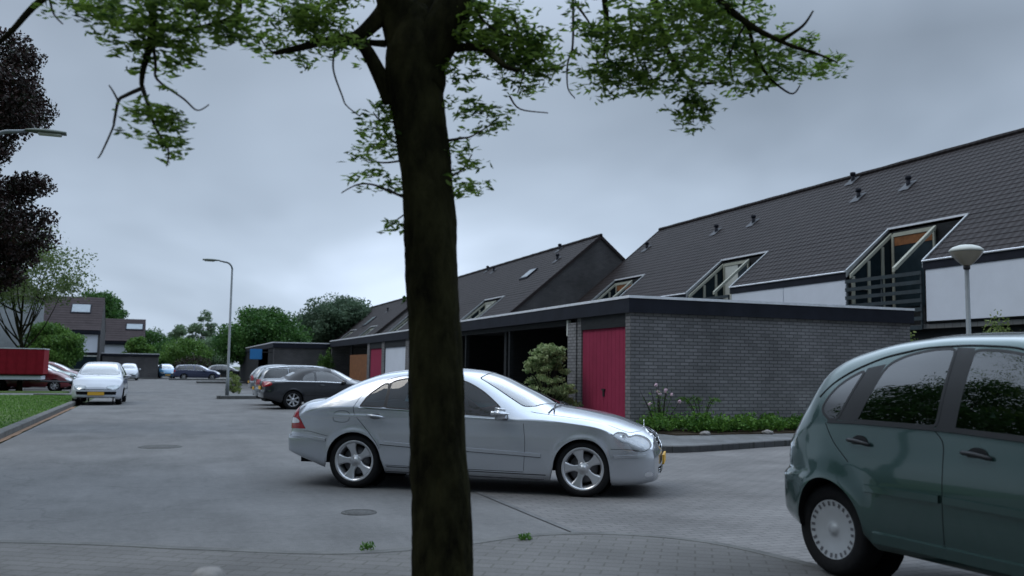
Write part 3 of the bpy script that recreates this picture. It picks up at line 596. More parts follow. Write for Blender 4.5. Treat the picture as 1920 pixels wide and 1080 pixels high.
bm = bmesh.new()
for x0, z0, x1, z1 in ((-3.8, 6.15, -1.2, 8.32), (-1.2, 8.32, 1.35, 6.15)):
    v = [[bm.verts.new((x, y, z+dz)) for x, z in ((x0, z0), (x1, z1))] for y in (-3.15, 4.15) for dz in (0, .12)]
    bm.faces.new((v[0][0], v[0][1], v[2][1], v[2][0])); bm.faces.new((v[1][0], v[3][0], v[3][1], v[1][1])); bm.faces.new((v[0][0], v[1][0], v[1][1], v[0][1])); bm.faces.new((v[2][0], v[2][1], v[3][1], v[3][0]))
obj('roof', bm, 'tile3', fw_)
# low dark garage in front of the far house (white roof edge)
c = at(222, 690, 90); gf = thing('garage', 'dark flat garage with white roof edge in front of the far left house', 'garage', (c.x, c.y, 0), 0)
part('wall', 'brick2', gf, -1.5, 3.6, 0, .2, 0, 2.2); part('wall', 'brick2', gf, -1.5, -1.3, .21, 6, 0, 2.2); part('wall', 'brick2', gf, 3.4, 3.6, .21, 6, 0, 2.2); part('wall', 'brick2', gf, -1.29, 3.39, 5.8, 6, 0, 2.2); fascia(gf, -1.5, 3.6, 0, 6, 2.5, .28)

# ================================================================== CARS
def pchip(tab):
    X = [a for a, b in tab]; Y = [b for a, b in tab]; n = len(X); h = [X[i+1]-X[i] for i in range(n-1)]; d = [(Y[i+1]-Y[i])/h[i] for i in range(n-1)]
    mm = [0]*n; mm[0], mm[-1] = d[0], d[-1]
    for i in range(1, n-1):
        if d[i-1]*d[i] > 0: w1 = 2*h[i]+h[i-1]; w2 = h[i]+2*h[i-1]; mm[i] = (w1+w2)/(w1/d[i-1]+w2/d[i])
    def f(x):
        if x <= X[0]: return Y[0]
        if x >= X[-1]: return Y[-1]
        i = 0
        while x > X[i+1]: i += 1
        t = (x-X[i])/h[i]; return ((1+2*t)*(1-t)**2)*Y[i]+t*(1-t)**2*h[i]*mm[i]+t*t*(3-2*t)*Y[i+1]+t*t*(t-1)*h[i]*mm[i+1]
    return f
SIDE = pchip([(.1, .93), (.2, .965), (.32, .985), (.45, .997), (.55, 1), (.65, .998), (.78, .985), (.9, .965), (1.05, .945)])
def car_shell(sp, res=1.0):
    """car body surface: columns along x (0 = rear axle, +x forwards), sections over y/z; returns bmesh with slots 0 body, 1 dark"""
    F = {k: pchip(sp[k]) for k in ('zc', 'ze', 'zb', 'zl', 'w', 'wt')}
    T, Nn = sp['tail'], sp['nose']; arches = [(0, sp['zw'], sp['ra']), (sp['wb'], sp['zw'], sp.get('raf', sp['ra']))]
    xs = set(np.round(np.linspace(T, Nn, int(90*res)), 4))
    for a, z, r in arches: xs = {x for x in xs if abs(abs(x-a)-r) > .02}; xs |= {round(a+r*math.cos(t), 4) for t in np.linspace(0, PI, int(26*res)+2)}
    xs |= {round(Nn-.3*(1-math.cos(t)), 4) for t in np.linspace(0, PI/2, 9)}; xs |= {round(T+.3*(1-math.cos(t)), 4) for t in np.linspace(0, PI/2, 9)}
    xs = sorted(xs); xs = [x for i, x in enumerate(xs) if i == 0 or x-xs[i-1] > .004]
    NS, NG, NR = int(18*res), int(9*res), int(11*res)
    nf, rf, pf, pr = pchip(sp['nosef']), pchip(sp['tailf']), sp.get('pf', .16), sp.get('pr', .08)
    def deform(x, y, z):
        W_ = sp['wmax']; q = min(1, abs(y)/W_)**3
        t = max(0, min(1, (x-(Nn-.75))/.75)); t = t*t*(3-2*t); u = max(0, min(1, ((T+.7)-x)/.7)); u = u*u*(3-2*u)
        return x+t*(nf(z)-pf*q)+u*(rf(z)+pr*q)
    def yside(x, z, w):
        y = w*SIDE(z)
        for a, az, r in arches:
            d = math.hypot(x-a, z-az)-r
            if d > -.02 and z > .15: y += sp.get('flare', .012)*math.exp(-(max(d, 0)/sp.get('flw', .05))**2)
        for (zs, amp, wd) in sp.get('creases', ()): y += amp*math.exp(-((z-zs)/wd)**2)
        return y
    bm = bmesh.new(); cols = []; archmask = []
    for x in xs:
        zl = F['zl'](x); inar = False
        for a, az, r in arches:
            if abs(x-a) <= r+1e-4:
                za = az+math.sqrt(max(0, r*r-(x-a)**2))
                if za > zl: zl = za
                inar = True
        zb, ze, zc, w, wt = max(F['zb'](x), zl+.03), F['ze'](x), F['zc'](x), F['w'](x), F['wt'](x); ze = max(ze, zb+.012)
        pts = [(yside(x, zl+(zb-zl)*i/NS, w), zl+(zb-zl)*i/NS) for i in range(NS+1)]
        if not inar and zl < .4: pts[0] = (pts[0][0]-.05, pts[0][1]-.008); pts[1] = (pts[1][0]-.012, pts[1][1]-.01)
        yb = pts[-1][0]; H = ze-zb; wt = min(wt, yb-.01)
        for i in range(1, NG+1):                      # tumblehome, slightly bowed
            t = i/NG; y = yb+(wt-yb)*t+.035*min(1, H/.3)*math.sin(PI*t)*.6; pts.append((y, zb+H*t))
        crown = zc-ze
        for i in range(1, NR+1):
            t = i/NR; k = (1-t); zz = ze+crown*(1-k**2.6) ; pts.append((wt*k**1.0*(1 if k > 0 else 0), zz))
        # round the cant rail
        j = NS+NG
        for _ in range(2):
            q = list(pts)
            for i in (j-1, j, j+1): q[i] = tuple((pts[i-1][c]+2*pts[i][c]+pts[i+1][c])/4 for c in (0, 1))
            pts = q
        cols.append([(x, y, z) for y, z in pts]); archmask.append(inar)
    # 3 x-direction smoothing passes of y (keeps plan outline fluid)
    R_ = len(cols[0]); G = []
    for c in cols: G.append([bm.verts.new((deform(*p), p[1], p[2])) for p in c])
    G2 = []
    for ci, c in enumerate(cols): G2.append([G[ci][i] if i == R_-1 else bm.verts.new((deform(*p), -p[1], p[2])) for i, p in enumerate(c)])
    for a, b in zip(range(len(G)-1), range(1, len(G))):
        for i in range(R_-1):
            bm.faces.new((G[a][i], G[b][i], G[b][i+1], G[a][i+1])); bm.faces.new((G2[a][i], G2[a][i+1], G2[b][i+1], G2[b][i]))
    # end caps (Coons patches)
    for ci in (0, len(G)-1):
        A, B = G[ci], G2[ci]; n = NS; top = A[NS:]+B[NS:-1][::-1]; K = len(top)-1; x0 = xs[ci]; c = cols[ci]
        P = lambda i: Vector((c[i][1], c[i][2]))
        topc = [P(i) for i in range(NS, R_)]+[Vector((-P(i).x, P(i).y)) for i in range(R_-2, NS-1, -1)]
        g = []
        for i in range(n+1):
            row = []; v = i/n; pl = P(i); pr_ = Vector((-pl.x, pl.y))
            for k in range(K+1):
                u = k/K
                if k == 0: row.append(A[i]); continue
                if k == K: row.append(B[i]); continue
                if i == n: row.append(top[k]); continue
                b0 = P(0).lerp(Vector((-P(0).x, P(0).y)), u); q = pl.lerp(pr_, u)+b0*(1-v)+topc[k]*v-(P(0)*(1-u)*(1-v)+Vector((-P(0).x, P(0).y))*u*(1-v)+topc[0]*(1-u)*v+topc[K]*u*v)
                row.append(bm.verts.new((deform(x0, q.x, q.y), q.x, q.y)))
            g.append(row)
        for r0, r1 in zip(g, g[1:]):
            for k in range(K):
                vs = (r0[k], r0[k+1], r1[k+1], r1[k]); vs = vs if ci else vs[::-1]
                if len(set(vs)) == 4: bm.faces.new(vs)
    bmesh.ops.recalc_face_normals(bm, faces=bm.faces[:])
    # wheel wells
    wells = []
    for Gs, s, (a_, az_, r__) in [(g_, s_, q_) for g_, s_ in ((G, 1), (G2, -1)) for q_ in arches]:
        prev = None; ar = bmesh.new(); wells.append(ar)
        for ci, x in enumerate(xs):
            if archmask[ci] and abs(x-a_) < r__+.01:
                o = Gs[ci][0].co; a = ar.verts.new(o); b = ar.verts.new((o.x, o.y-s*.02, o.z+.004)); c_ = ar.verts.new((o.x, s*(sp['wmax']-.34), o.z+.02))
                if prev: ar.faces.new((prev[0], a, b, prev[1])); ar.faces.new((prev[1], b, c_, prev[2]))
                prev = (a, b, c_)
            else: prev = None
        lathe(ar, [(0, s*(sp['wmax']-.34)), (r__+.02, s*(sp['wmax']-.34))], 28, 'Y', (a_, 0, az_))
    return bm, wells
VIEW = {'side': ((0, 2), 1), 'top': ((0, 1), 2), 'front': ((1, 2), 0)}
def inside(p, poly):
    c = False; j = len(poly)-1
    for i in range(len(poly)):
        a, b = poly[i], poly[j]
        if (a[1] > p[1]) != (b[1] > p[1]) and p[0] < (b[0]-a[0])*(p[1]-a[1])/(b[1]-a[1])+a[0]: c = not c
        j = i
    return c
def smoothpoly(pts, n=4, closed=True):
    """pts with a third item 's' stay sharp; others are rounded"""
    out = []; m_ = len(pts)
    for i in range(m_):
        a, b, c, d = pts[(i-1) % m_], pts[i], pts[(i+1) % m_], pts[(i+2) % m_]
        A, B, C, D = (Vector(q[:2]) for q in (a, b, c, d))
        if len(b) > 2: A = B*2-C if len(c) <= 2 else B
        if len(c) > 2: D = C*2-B
        if len(b) > 2 and len(c) > 2: out.append(tuple(B)); continue
        for k in range(n):
            t = k/n; q = .5*((2*B)+(C-A)*t+(2*A-5*B+4*C-D)*t*t+(3*B-A-3*C+D)*t**3); out.append((q.x, q.y))
    return out
def take(bm, poly, view, flt, name, m, parent, keep=False, push=0, sub=None):
    """cut the outline out of the body surface and make that patch a part of its own"""
    (i0, i1), ax = VIEW[view]; lo = [min(p[k] for p in poly)-.03 for k in (0, 1)]; hi = [max(p[k] for p in poly)+.03 for k in (0, 1)]
    def cand(): return [f for f in bm.faces if lo[0] <= f.calc_center_median()[i0] <= hi[0] and lo[1] <= f.calc_center_median()[i1] <= hi[1] and flt(f)]
    for k in range(len(poly)):
        a, b = poly[k], poly[(k+1) % len(poly)]; d = (b[0]-a[0], b[1]-a[1]); L_ = math.hypot(*d)
        if L_ < 1e-5: continue
        co = [0, 0, 0]; no = [0, 0, 0]; co[i0], co[i1] = a; no[i0], no[i1] = -d[1]/L_, d[0]/L_
        l2 = (min(a[0], b[0])-.05, min(a[1], b[1])-.05); h2 = (max(a[0], b[0])+.05, max(a[1], b[1])+.05)
        fs = []
        for f in cand():
            q = f.calc_center_median()
            if l2[0] <= q[i0] <= h2[0] and l2[1] <= q[i1] <= h2[1]: fs.append(f)
        geom = fs+list({e for f in fs for e in f.edges})+list({v for f in fs for v in f.verts})
        if geom: bmesh.ops.bisect_plane(bm, geom=geom, plane_co=co, plane_no=no, dist=1e-5)
    sel = [f for f in cand() if inside((f.calc_center_median()[i0], f.calc_center_median()[i1]), poly)]
    if not sel: return []
    objs = []
    groups = [[f for f in sel if f.calc_center_median().y > 0], [f for f in sel if f.calc_center_median().y <= 0]] if sub != 'one' and (view == 'side' or sub == 'split') else [sel]
    for g in groups:
        if not g: continue
        nb = bmesh.new(); mp = {}
        for f in g:
            vs = []
            for v in f.verts:
                if v not in mp: mp[v] = nb.verts.new(v.co+(v.normal*push if push else Vector()))
                vs.append(mp[v])
            try: nb.faces.new(vs)
            except ValueError: pass
        objs.append(obj(name, nb, m, parent, True))
    if not keep: bmesh.ops.delete(bm, geom=sel, context='FACES')
    return objs
def ray(bvh, p, view, sgn):
    """drop a 2-D point on the body; returns location, normal"""
    if view == 'side': o, d = Vector((p[0], sgn*3, p[1])), Vector((0, -sgn, 0))
    elif view == 'top': o, d = Vector((p[0], p[1], 4)), Vector((0, 0, -1))
    else: o, d = Vector((sgn*8, p[0], p[1])), Vector((-sgn, 0, 0))
    h = bvh.ray_cast(o, d); 
    if h[0] is None: return None
    n = h[1] if h[1].dot(d) < 0 else -h[1]; return h[0], n
def strip(bm, bvh, pts, w, th, view='side', sgn=1, step=.03, off=.0):
    """thin moulding that follows the body along a 2-D line"""
    P = []; 
    for a, b in zip(pts, pts[1:]):
        n = max(1, int(math.dist(a[:2], b[:2])/step))
        for k in range(n): P.append((a[0]+(b[0]-a[0])*k/n, a[1]+(b[1]-a[1])*k/n))
    P.append(pts[-1][:2]); H = [ray(bvh, p, view, sgn) for p in P]; rows = []
    for _ in range(4):                                # even out facet-to-facet jitter along the line
        H2 = list(H)
        for i in range(1, len(H)-1):
            if H[i-1] and H[i] and H[i+1] and (H[i-1][0]-H[i+1][0]).length < .2: H2[i] = (H[i][0]*.6+(H[i-1][0]+H[i+1][0])*.2, (H[i][1]+H[i-1][1]+H[i+1][1]).normalized())
        H = H2
    for i, h in enumerate(H):
        if h is None: rows.append(None); continue
        j0, j1 = max(i-1, 0), min(i+1, len(H)-1)
        if H[j0] is None or H[j1] is None: rows.append(None); continue
        d = (H[j1][0]-H[j0][0]); 
        if d.length < 1e-6: rows.append(None); continue
        s = d.normalized().cross(h[1]).normalized()*w/2; c = h[0]+h[1]*off
        rows.append([bm.verts.new(q) for q in (c-s-h[1]*.004, c-s*.8+h[1]*th, c+s*.8+h[1]*th, c+s-h[1]*.004)])
    for a, b in zip(rows, rows[1:]):
        if a and b:
            for k in range(3): bm.faces.new((a[k], b[k], b[k+1], a[k+1]))
def ring(poly): return list(poly)+[poly[0]]
def shrink(poly, d):
    cx = sum(p[0] for p in poly)/len(poly); cy = sum(p[1] for p in poly)/len(poly); out = []; n = len(poly)
    ar = sum(poly[i][0]*poly[(i+1) % n][1]-poly[(i+1) % n][0]*poly[i][1] for i in range(n)); s = 1 if ar > 0 else -1
    for i in range(n):
        a, b, c = Vector(poly[i-1]), Vector(poly[i]), Vector(poly[(i+1) % n]); t = (c-a); 
        if t.length < 1e-6: out.append(tuple(b)); continue
        t.normalize(); out.append((b.x-t.y*d*s, b.y+t.x*d*s))
    return out
_wheelcache = {}
def wheel_mesh(kind, rr, rt, wd):
    key = (kind, rr, rt, wd)
    if key in _wheelcache: return _wheelcache[key]
    ty = bmesh.new(); h = wd/2
    lathe(ty, [(rr-.012, -h*.86), (rr+.02, -h*.98), ((rr+rt)/2, -h), (rt-.022, -h*.92), (rt-.004, -h*.74), (rt, -h*.4), (rt, h*.4), (rt-.004, h*.74), (rt-.022, h*.92), ((rr+rt)/2+.01, h), (rr+.02, h*.98), (rr-.012, h*.86), (rr-.03, h*.4)], 56, 'Y')
    rim = bmesh.new()
    if kind == 'five':
        lathe(rim, [(rr-.035, -h*.8), (rr-.045, h*.1), (rr-.028, h*.72), (rr-.012, h*.86), (rr+.004, h*.93), (rr+.006, h*.86), (rr-.01, h*.7)], 56, 'Y')
        lathe(rim, [(0, h*.62), (.028, h*.62), (.032, h*.56), (.06, h*.5), (.075, h*.42), (.078, h*.2)], 30, 'Y')
        for k in range(5):
            a = 2*PI*k/5+PI/2+.02; ca, sa = math.cos(a), math.sin(a); rows = []
            for t in np.linspace(0, 1, 7):
                r_ = .045+(rr-.03-.045)*t; wd_ = .034+.026*abs(t-.35)**1.2*2.2+(.03*max(0, t-.7)); hh = h*(.46+.30*t); row = []
                for s, dz in ((-1, -.03), (-.9, -.006), (-.55, .0), (0, -.008), (.55, .0), (.9, -.006), (1, -.03)):
                    x, z = r_*ca-s*wd_*sa, r_*sa+s*wd_*ca; row.append(rim.verts.new((x, hh+dz, z)))
                rows.append(row)
            for p, q in zip(rows, rows[1:]):
                for i in range(6): rim.faces.new((p[i], q[i], q[i+1], p[i+1])).smooth = True
        for k in range(5):
            a = 2*PI*k/5+PI/2+PI/5; lathe(rim, [(0, h*.44), (.011, h*.44), (.012, h*.3)], 8, 'Y', (.053*math.cos(a), 0, .053*math.sin(a)), 1)
        lathe(rim, [(.0, -h*.2), (rr-.05, -h*.2)], 40, 'Y', mi=1); lathe(rim, [(.05, -h*.05), (rr-.075, -h*.05), (rr-.075, -h*.15)], 40, 'Y', mi=2)
    elif kind == 'cover':
        lathe(rim, [(0, h*.80), (.028, h*.80), (.034, h*.72), (.06, h*.70), (rr*.55, h*.76), (rr*.78, h*.82), (rr*.93, h*.86), (rr+.006, h*.9), (rr+.012, h*.8)], 56, 'Y')
        for k in range(12):
            a = 2*PI*(k+.5)/12; ca, sa = math.cos(a), math.sin(a)
            for dd in (-.020, .020):
                c = [(rr*r_*ca-(dd+s*.0085)*sa, rr*r_*sa+(dd+s*.0085)*ca, hh) for r_, hh in ((.76, .82), (.90, .868)) for s in (-1, 1)]
                v = [rim.verts.new((x, h*hh+.0022, z)) for x, z, hh in (c[0], c[1], c[3], c[2])]; rim.faces.new(v).material_index = 1
    else:                                             # simple many-spoke wheel for cars farther off
        lathe(rim, [(rr-.03, -h*.8), (rr-.03, h*.6), (rr-.01, h*.86), (rr+.006, h*.92), (rr+.006, h*.8)], 32, 'Y'); lathe(rim, [(0, h*.66), (.05, h*.64), (.06, h*.4)], 20, 'Y'); lathe(rim, [(0, 0), (rr-.03, 0)], 28, 'Y', mi=1)
        for k in range(7):
            a = 2*PI*k/7; ca, sa = math.cos(a), math.sin(a); rows = []
            for t in (0, .5, 1):
                r_ = .04+(rr-.06)*t; w2 = .022+.006*t; rows.append([rim.verts.new((r_*ca-s*w2*sa, h*(.55+.2*t), r_*sa+s*w2*ca)) for s in (-1, 0, 1)])
            for p, q in zip(rows, rows[1:]):
                for i in range(2): rim.faces.new((p[i], q[i], q[i+1], p[i+1]))
    bmesh.ops.recalc_face_normals(ty, faces=ty.faces[:]); bmesh.ops.recalc_face_normals(rim, faces=rim.faces[:])
    out_ = []
    for nm, b, ms in (('rim', rim, ['cover' if kind == 'cover' else 'alloy', 'alloy_dull' if kind == 'cover' else 'seam', 'alloy_dull']), ('tyre', ty, ['rubber'])):
        me = bpy.data.meshes.new(nm); b.to_mesh(me); b.free()
        for q in ms: me.materials.append(M[q])
        out_.append(me)
    _wheelcache[key] = out_; return out_
def rough_obj(name, bm, m, parent): return obj(name, bm, m, parent, True)
def build_car(label, cat, sp, m, x, y, rz, z=0, detail=2, group=None, name='car', glass='glass', roofm=None, steer=0):
    t = thing(name, label, cat, (x, y, z), rz, group); res = (.62, .8, 1.25)[detail]
    bm, ar = car_shell(sp, res); bvh = BVHTree.FromBMesh(bm); W_ = sp['wmax']
    nz = lambda f: abs(f.normal.y) > .25 and abs(f.calc_center_median().y) > .25
    # glass
    for p in sp['windows']:
        poly = smoothpoly(p, 5 if detail else 2); take(bm, poly, 'side', nz, 'side_window', glass, t)
        if detail and not sp.get('noseal'):
            for s in (1, -1): b = bmesh.new(); strip(b, bvh, ring(poly), .022, .002, 'side', s, .02); obj('window_seal', b, 'black', t)
    for nm, p in (('windscreen', sp['screen']), ('rear_window', sp['rearscreen'])):
        pl = [(a, b) for a, b in p]+[(a, -b) for a, b in p[::-1]]
        take(bm, pl, 'top', lambda f: f.normal.z > .1 and f.calc_center_median().z > sp['zmin_glass'], nm, 'glass_screen' if nm == 'windscreen' else glass, t)
        if detail: b = bmesh.new(); strip(b, bvh, ring(pl), .022, .001, 'top', 1, .02); obj('window_seal', b, 'black', t)
    for nm, view, p, mm, flt, push in sp.get('patches', ()):
        if view == 'front' or view == 'rear':
            s = 1 if view == 'front' else -1
            take(bm, p, 'front', (lambda f, s=s: f.normal.x*s > .05 and f.calc_center_median().x*s > (sp['wb'] if s > 0 else 0)), nm, mm, t, push=push, sub='split' if nm in ('headlight', 'tail_light') else None)
        elif view == 'top': take(bm, p, 'top', lambda f: f.normal.z > .3 and f.calc_center_median().z > .8, nm, mm, t, push=push)
        elif view == 'keep': take(bm, p, 'side', lambda f: abs(f.calc_center_median().y) > .3*W_, nm, mm, t, push=push, keep=True)
        elif view == 'all': take(bm, p, 'side', lambda f: True, nm, mm, t, push=push, sub='one')
        else: take(bm, p, 'side', nz if view == 'side' else (lambda f: abs(f.calc_center_median().y) > .3*W_), nm, mm, t, push=push)
    if detail == 2:
        for p in sp.get('doors', ()): take(bm, smoothpoly(p, 4), 'side', nz, 'door', m, t)
        for nm, p in sp.get('tops', ()): take(bm, p, 'top', lambda f: f.normal.z > .2 and f.calc_center_median().z > .7, nm, m, t)
    rough_obj('body', bm, m, t); [rough_obj('wheel_arch', a_, 'seam', t) for a_ in ar]
    # panel gaps and mouldings
    if sp.get('gaps'):
        for s in (1, -1):
            b = bmesh.new()
            for p in sp['gaps']: strip(b, bvh, p, .006, .0012, 'side', s, .03)
            obj('panel_gap', b, 'seam', t)
        b = bmesh.new()
        for v, s, p in sp.get('gaps2', ()): strip(b, bvh, p, .007, .0012, v, s, .03)
        if len(b.verts): obj('panel_gap', b, 'seam', t)
        else: b.free()
    for nm, mm, w, th, p in sp.get('strips', ()):
        for s in (1, -1): b = bmesh.new(); strip(b, bvh, p, w, th, 'side', s, .04); obj(nm, b, m if mm == 'body' else mm, t)
    for nm, mm, w, th, v, s, p in sp.get('strips2', ()):
        b = bmesh.new(); strip(b, bvh, p, w, th, v, s, .03); obj(nm, b, m if mm == 'body' else mm, t)
    # wheels
    rr, rt = sp['rim'], sp['zw']
    for wx in (0, sp['wb']):
        for s in (1, -1):
            a, b_ = wheel_mesh(sp['wheel'], rr, rt, .2)
            w = link(bpy.data.objects.new('wheel', a), t); w.location = (wx, s*(W_-.125+sp.get('wout', 0)), rt); w.rotation_euler = (0, random.uniform(0, 6) if detail < 2 else .3, 0 if s > 0 else PI)
            if steer and wx: w.rotation_euler.z += steer
            tw = link(bpy.data.objects.new('tyre', b_), w)
    # floor, seats, dash
    T, Nn = sp['tail'], sp['nose']; obj('underbody', bx(T+.15, Nn-.25, -W_+.36, W_-.36, sp['zl'][3][1]+.03, .40), 'seam', t)
    cb = sp['cabin']; obj('floor', bx(cb[0], cb[1], -W_+.16, W_-.16, .401, .46), 'seat', t)
    if detail or True:
        sx, sh = sp['seatx'], sp['seath']
        for yy in (.36, -.36):
            b = bmesh.new(); box(b, sx-.25, sx+.25, yy-.24, yy+.24, .462, .462+.12); bmesh.ops.rotate(b, verts=b.verts[:], cent=(sx, 0, .5), matrix=Matrix.Rotation(-.08, 3, 'Y'))
            v = box(b, sx-.38, sx-.26, yy-.23, yy+.23, .5, sh); 
            for q in v[4:]: q.co.x -= .16; q.co.y = yy+(q.co.y-yy)*.8
            v2 = box(b, sx-.52, sx-.43, yy-.12, yy+.12, sh+.03, sh+.19); bmesh.ops.bevel(b, geom=b.edges[:], offset=.03, segments=2, affect='EDGES'); rough_obj('seat', b, 'seat', t)
        b = bmesh.new(); box(b, cb[0]+.05, cb[0]+.5, -W_+.2, W_-.2, .462, .62); v = box(b, cb[0]-.02, cb[0]+.14, -W_+.22, W_-.22, .5, sh-.02)
        for q in v[4:]: q.co.x -= .1
        bmesh.ops.bevel(b, geom=b.edges[:], offset=.03, segments=2, affect='EDGES'); rough_obj('rear_seat', b, 'seat', t)
        dx = sp['dashx']; b = bmesh.new(); v = box(b, dx, dx+.45, -W_+.17, W_-.17, .6, sp['dashz'])
        for q in v[4:]: q.co.z -= .03*(q.co.x-dx)
        bmesh.ops.bevel(b, geom=b.edges[:], offset=.04, segments=2, affect='EDGES'); rough_obj('dashboard', b, 'seat', t)
    if detail:
        b = bmesh.new(); c_ = Vector((sp['dashx']-.12, .36, sp['dashz']-.02)); ang = R(65)
        pr_ = [c_+Vector((.19*math.sin(a)*math.cos(ang)*-1, .19*math.cos(a), .19*math.sin(a)*math.sin(ang))) for a in np.linspace(0, 2*PI, 25)]; tube(b, pr_, .014, 6); tube(b, [pr_[0], c_, pr_[12]], .016, 6); tube(b, [c_, c_+Vector((.16, 0, -.08))], .02, 6); rough_obj('steering_wheel', b, 'black', t)
    # mirrors
    mxp = sp['mirror']
    for s in (1, -1):
        h = ray(bvh, (mxp[0], mxp[1]), 'side', s)
        if h:
            b = bmesh.new(); y0 = abs(h[0].y); v = box(b, mxp[0]-.11, mxp[0]+.10, s*(y0+.05), s*(y0+.25), mxp[1]-.06, mxp[1]+.095); bmesh.ops.recalc_face_normals(b, faces=b.faces[:])
            for q in v:
                if q.co.x > mxp[0]: q.co.z = mxp[1]+.02+(q.co.z-mxp[1]-.02)*.65; q.co.y -= s*.01
            bmesh.ops.bevel(b, geom=b.edges[:], offset=.048, segments=5, affect='EDGES'); mo = rough_obj('mirror', b, m, t); b = bmesh.new(); box(b, mxp[0]-.04, mxp[0]+.05, min(s*(y0-.03), s*(y0+.08)), max(s*(y0-.03), s*(y0+.08)), mxp[1]-.035, mxp[1]+.005); obj('mirror_foot', b, 'black', mo)
    # handles
    for hx, hz, mm, ln in sp.get('handles', ()):
        for s in (1, -1):
            h = ray(bvh, (hx, hz), 'side', s)
            if not h: continue
            b = bmesh.new(); pp = []
            for k in np.linspace(-1, 1, 9): pp.append(Vector((hx+k*ln/2, h[0].y+s*(.012+.022*(1-abs(k)**3)), hz+.008*(1-k*k)-.01*k)))
            tube(b, pp, [.010]+[.0135]*7+[.010], 8); ho = rough_obj('door_handle', b, m if mm == 'body' else mm, t)
            b = bmesh.new(); ctr = Vector((hx, h[0].y+s*.002, hz)); vv = [b.verts.new(ctr+Vector((ln*.36*math.cos(a), 0, (.034 if mm == 'body' else .045)*math.sin(a)))) for a in np.linspace(0, 2*PI, 20)[:-1]]; b.faces.new(vv); obj('recess', b, 'black' if mm != 'body' else 'alloy_dull', ho)
    # plates
    for s, px_, pz_ in sp.get('plates', ()):
        h = ray(bvh, (0, pz_), 'front', s)
        if h: obj('number_plate', bx(h[0].x+(.012 if s > 0 else -.035), h[0].x+(.035 if s > 0 else -.012), -.26, .26, pz_-.055, pz_+.055, bev=.003), 'plate', t)
    return t, bvh

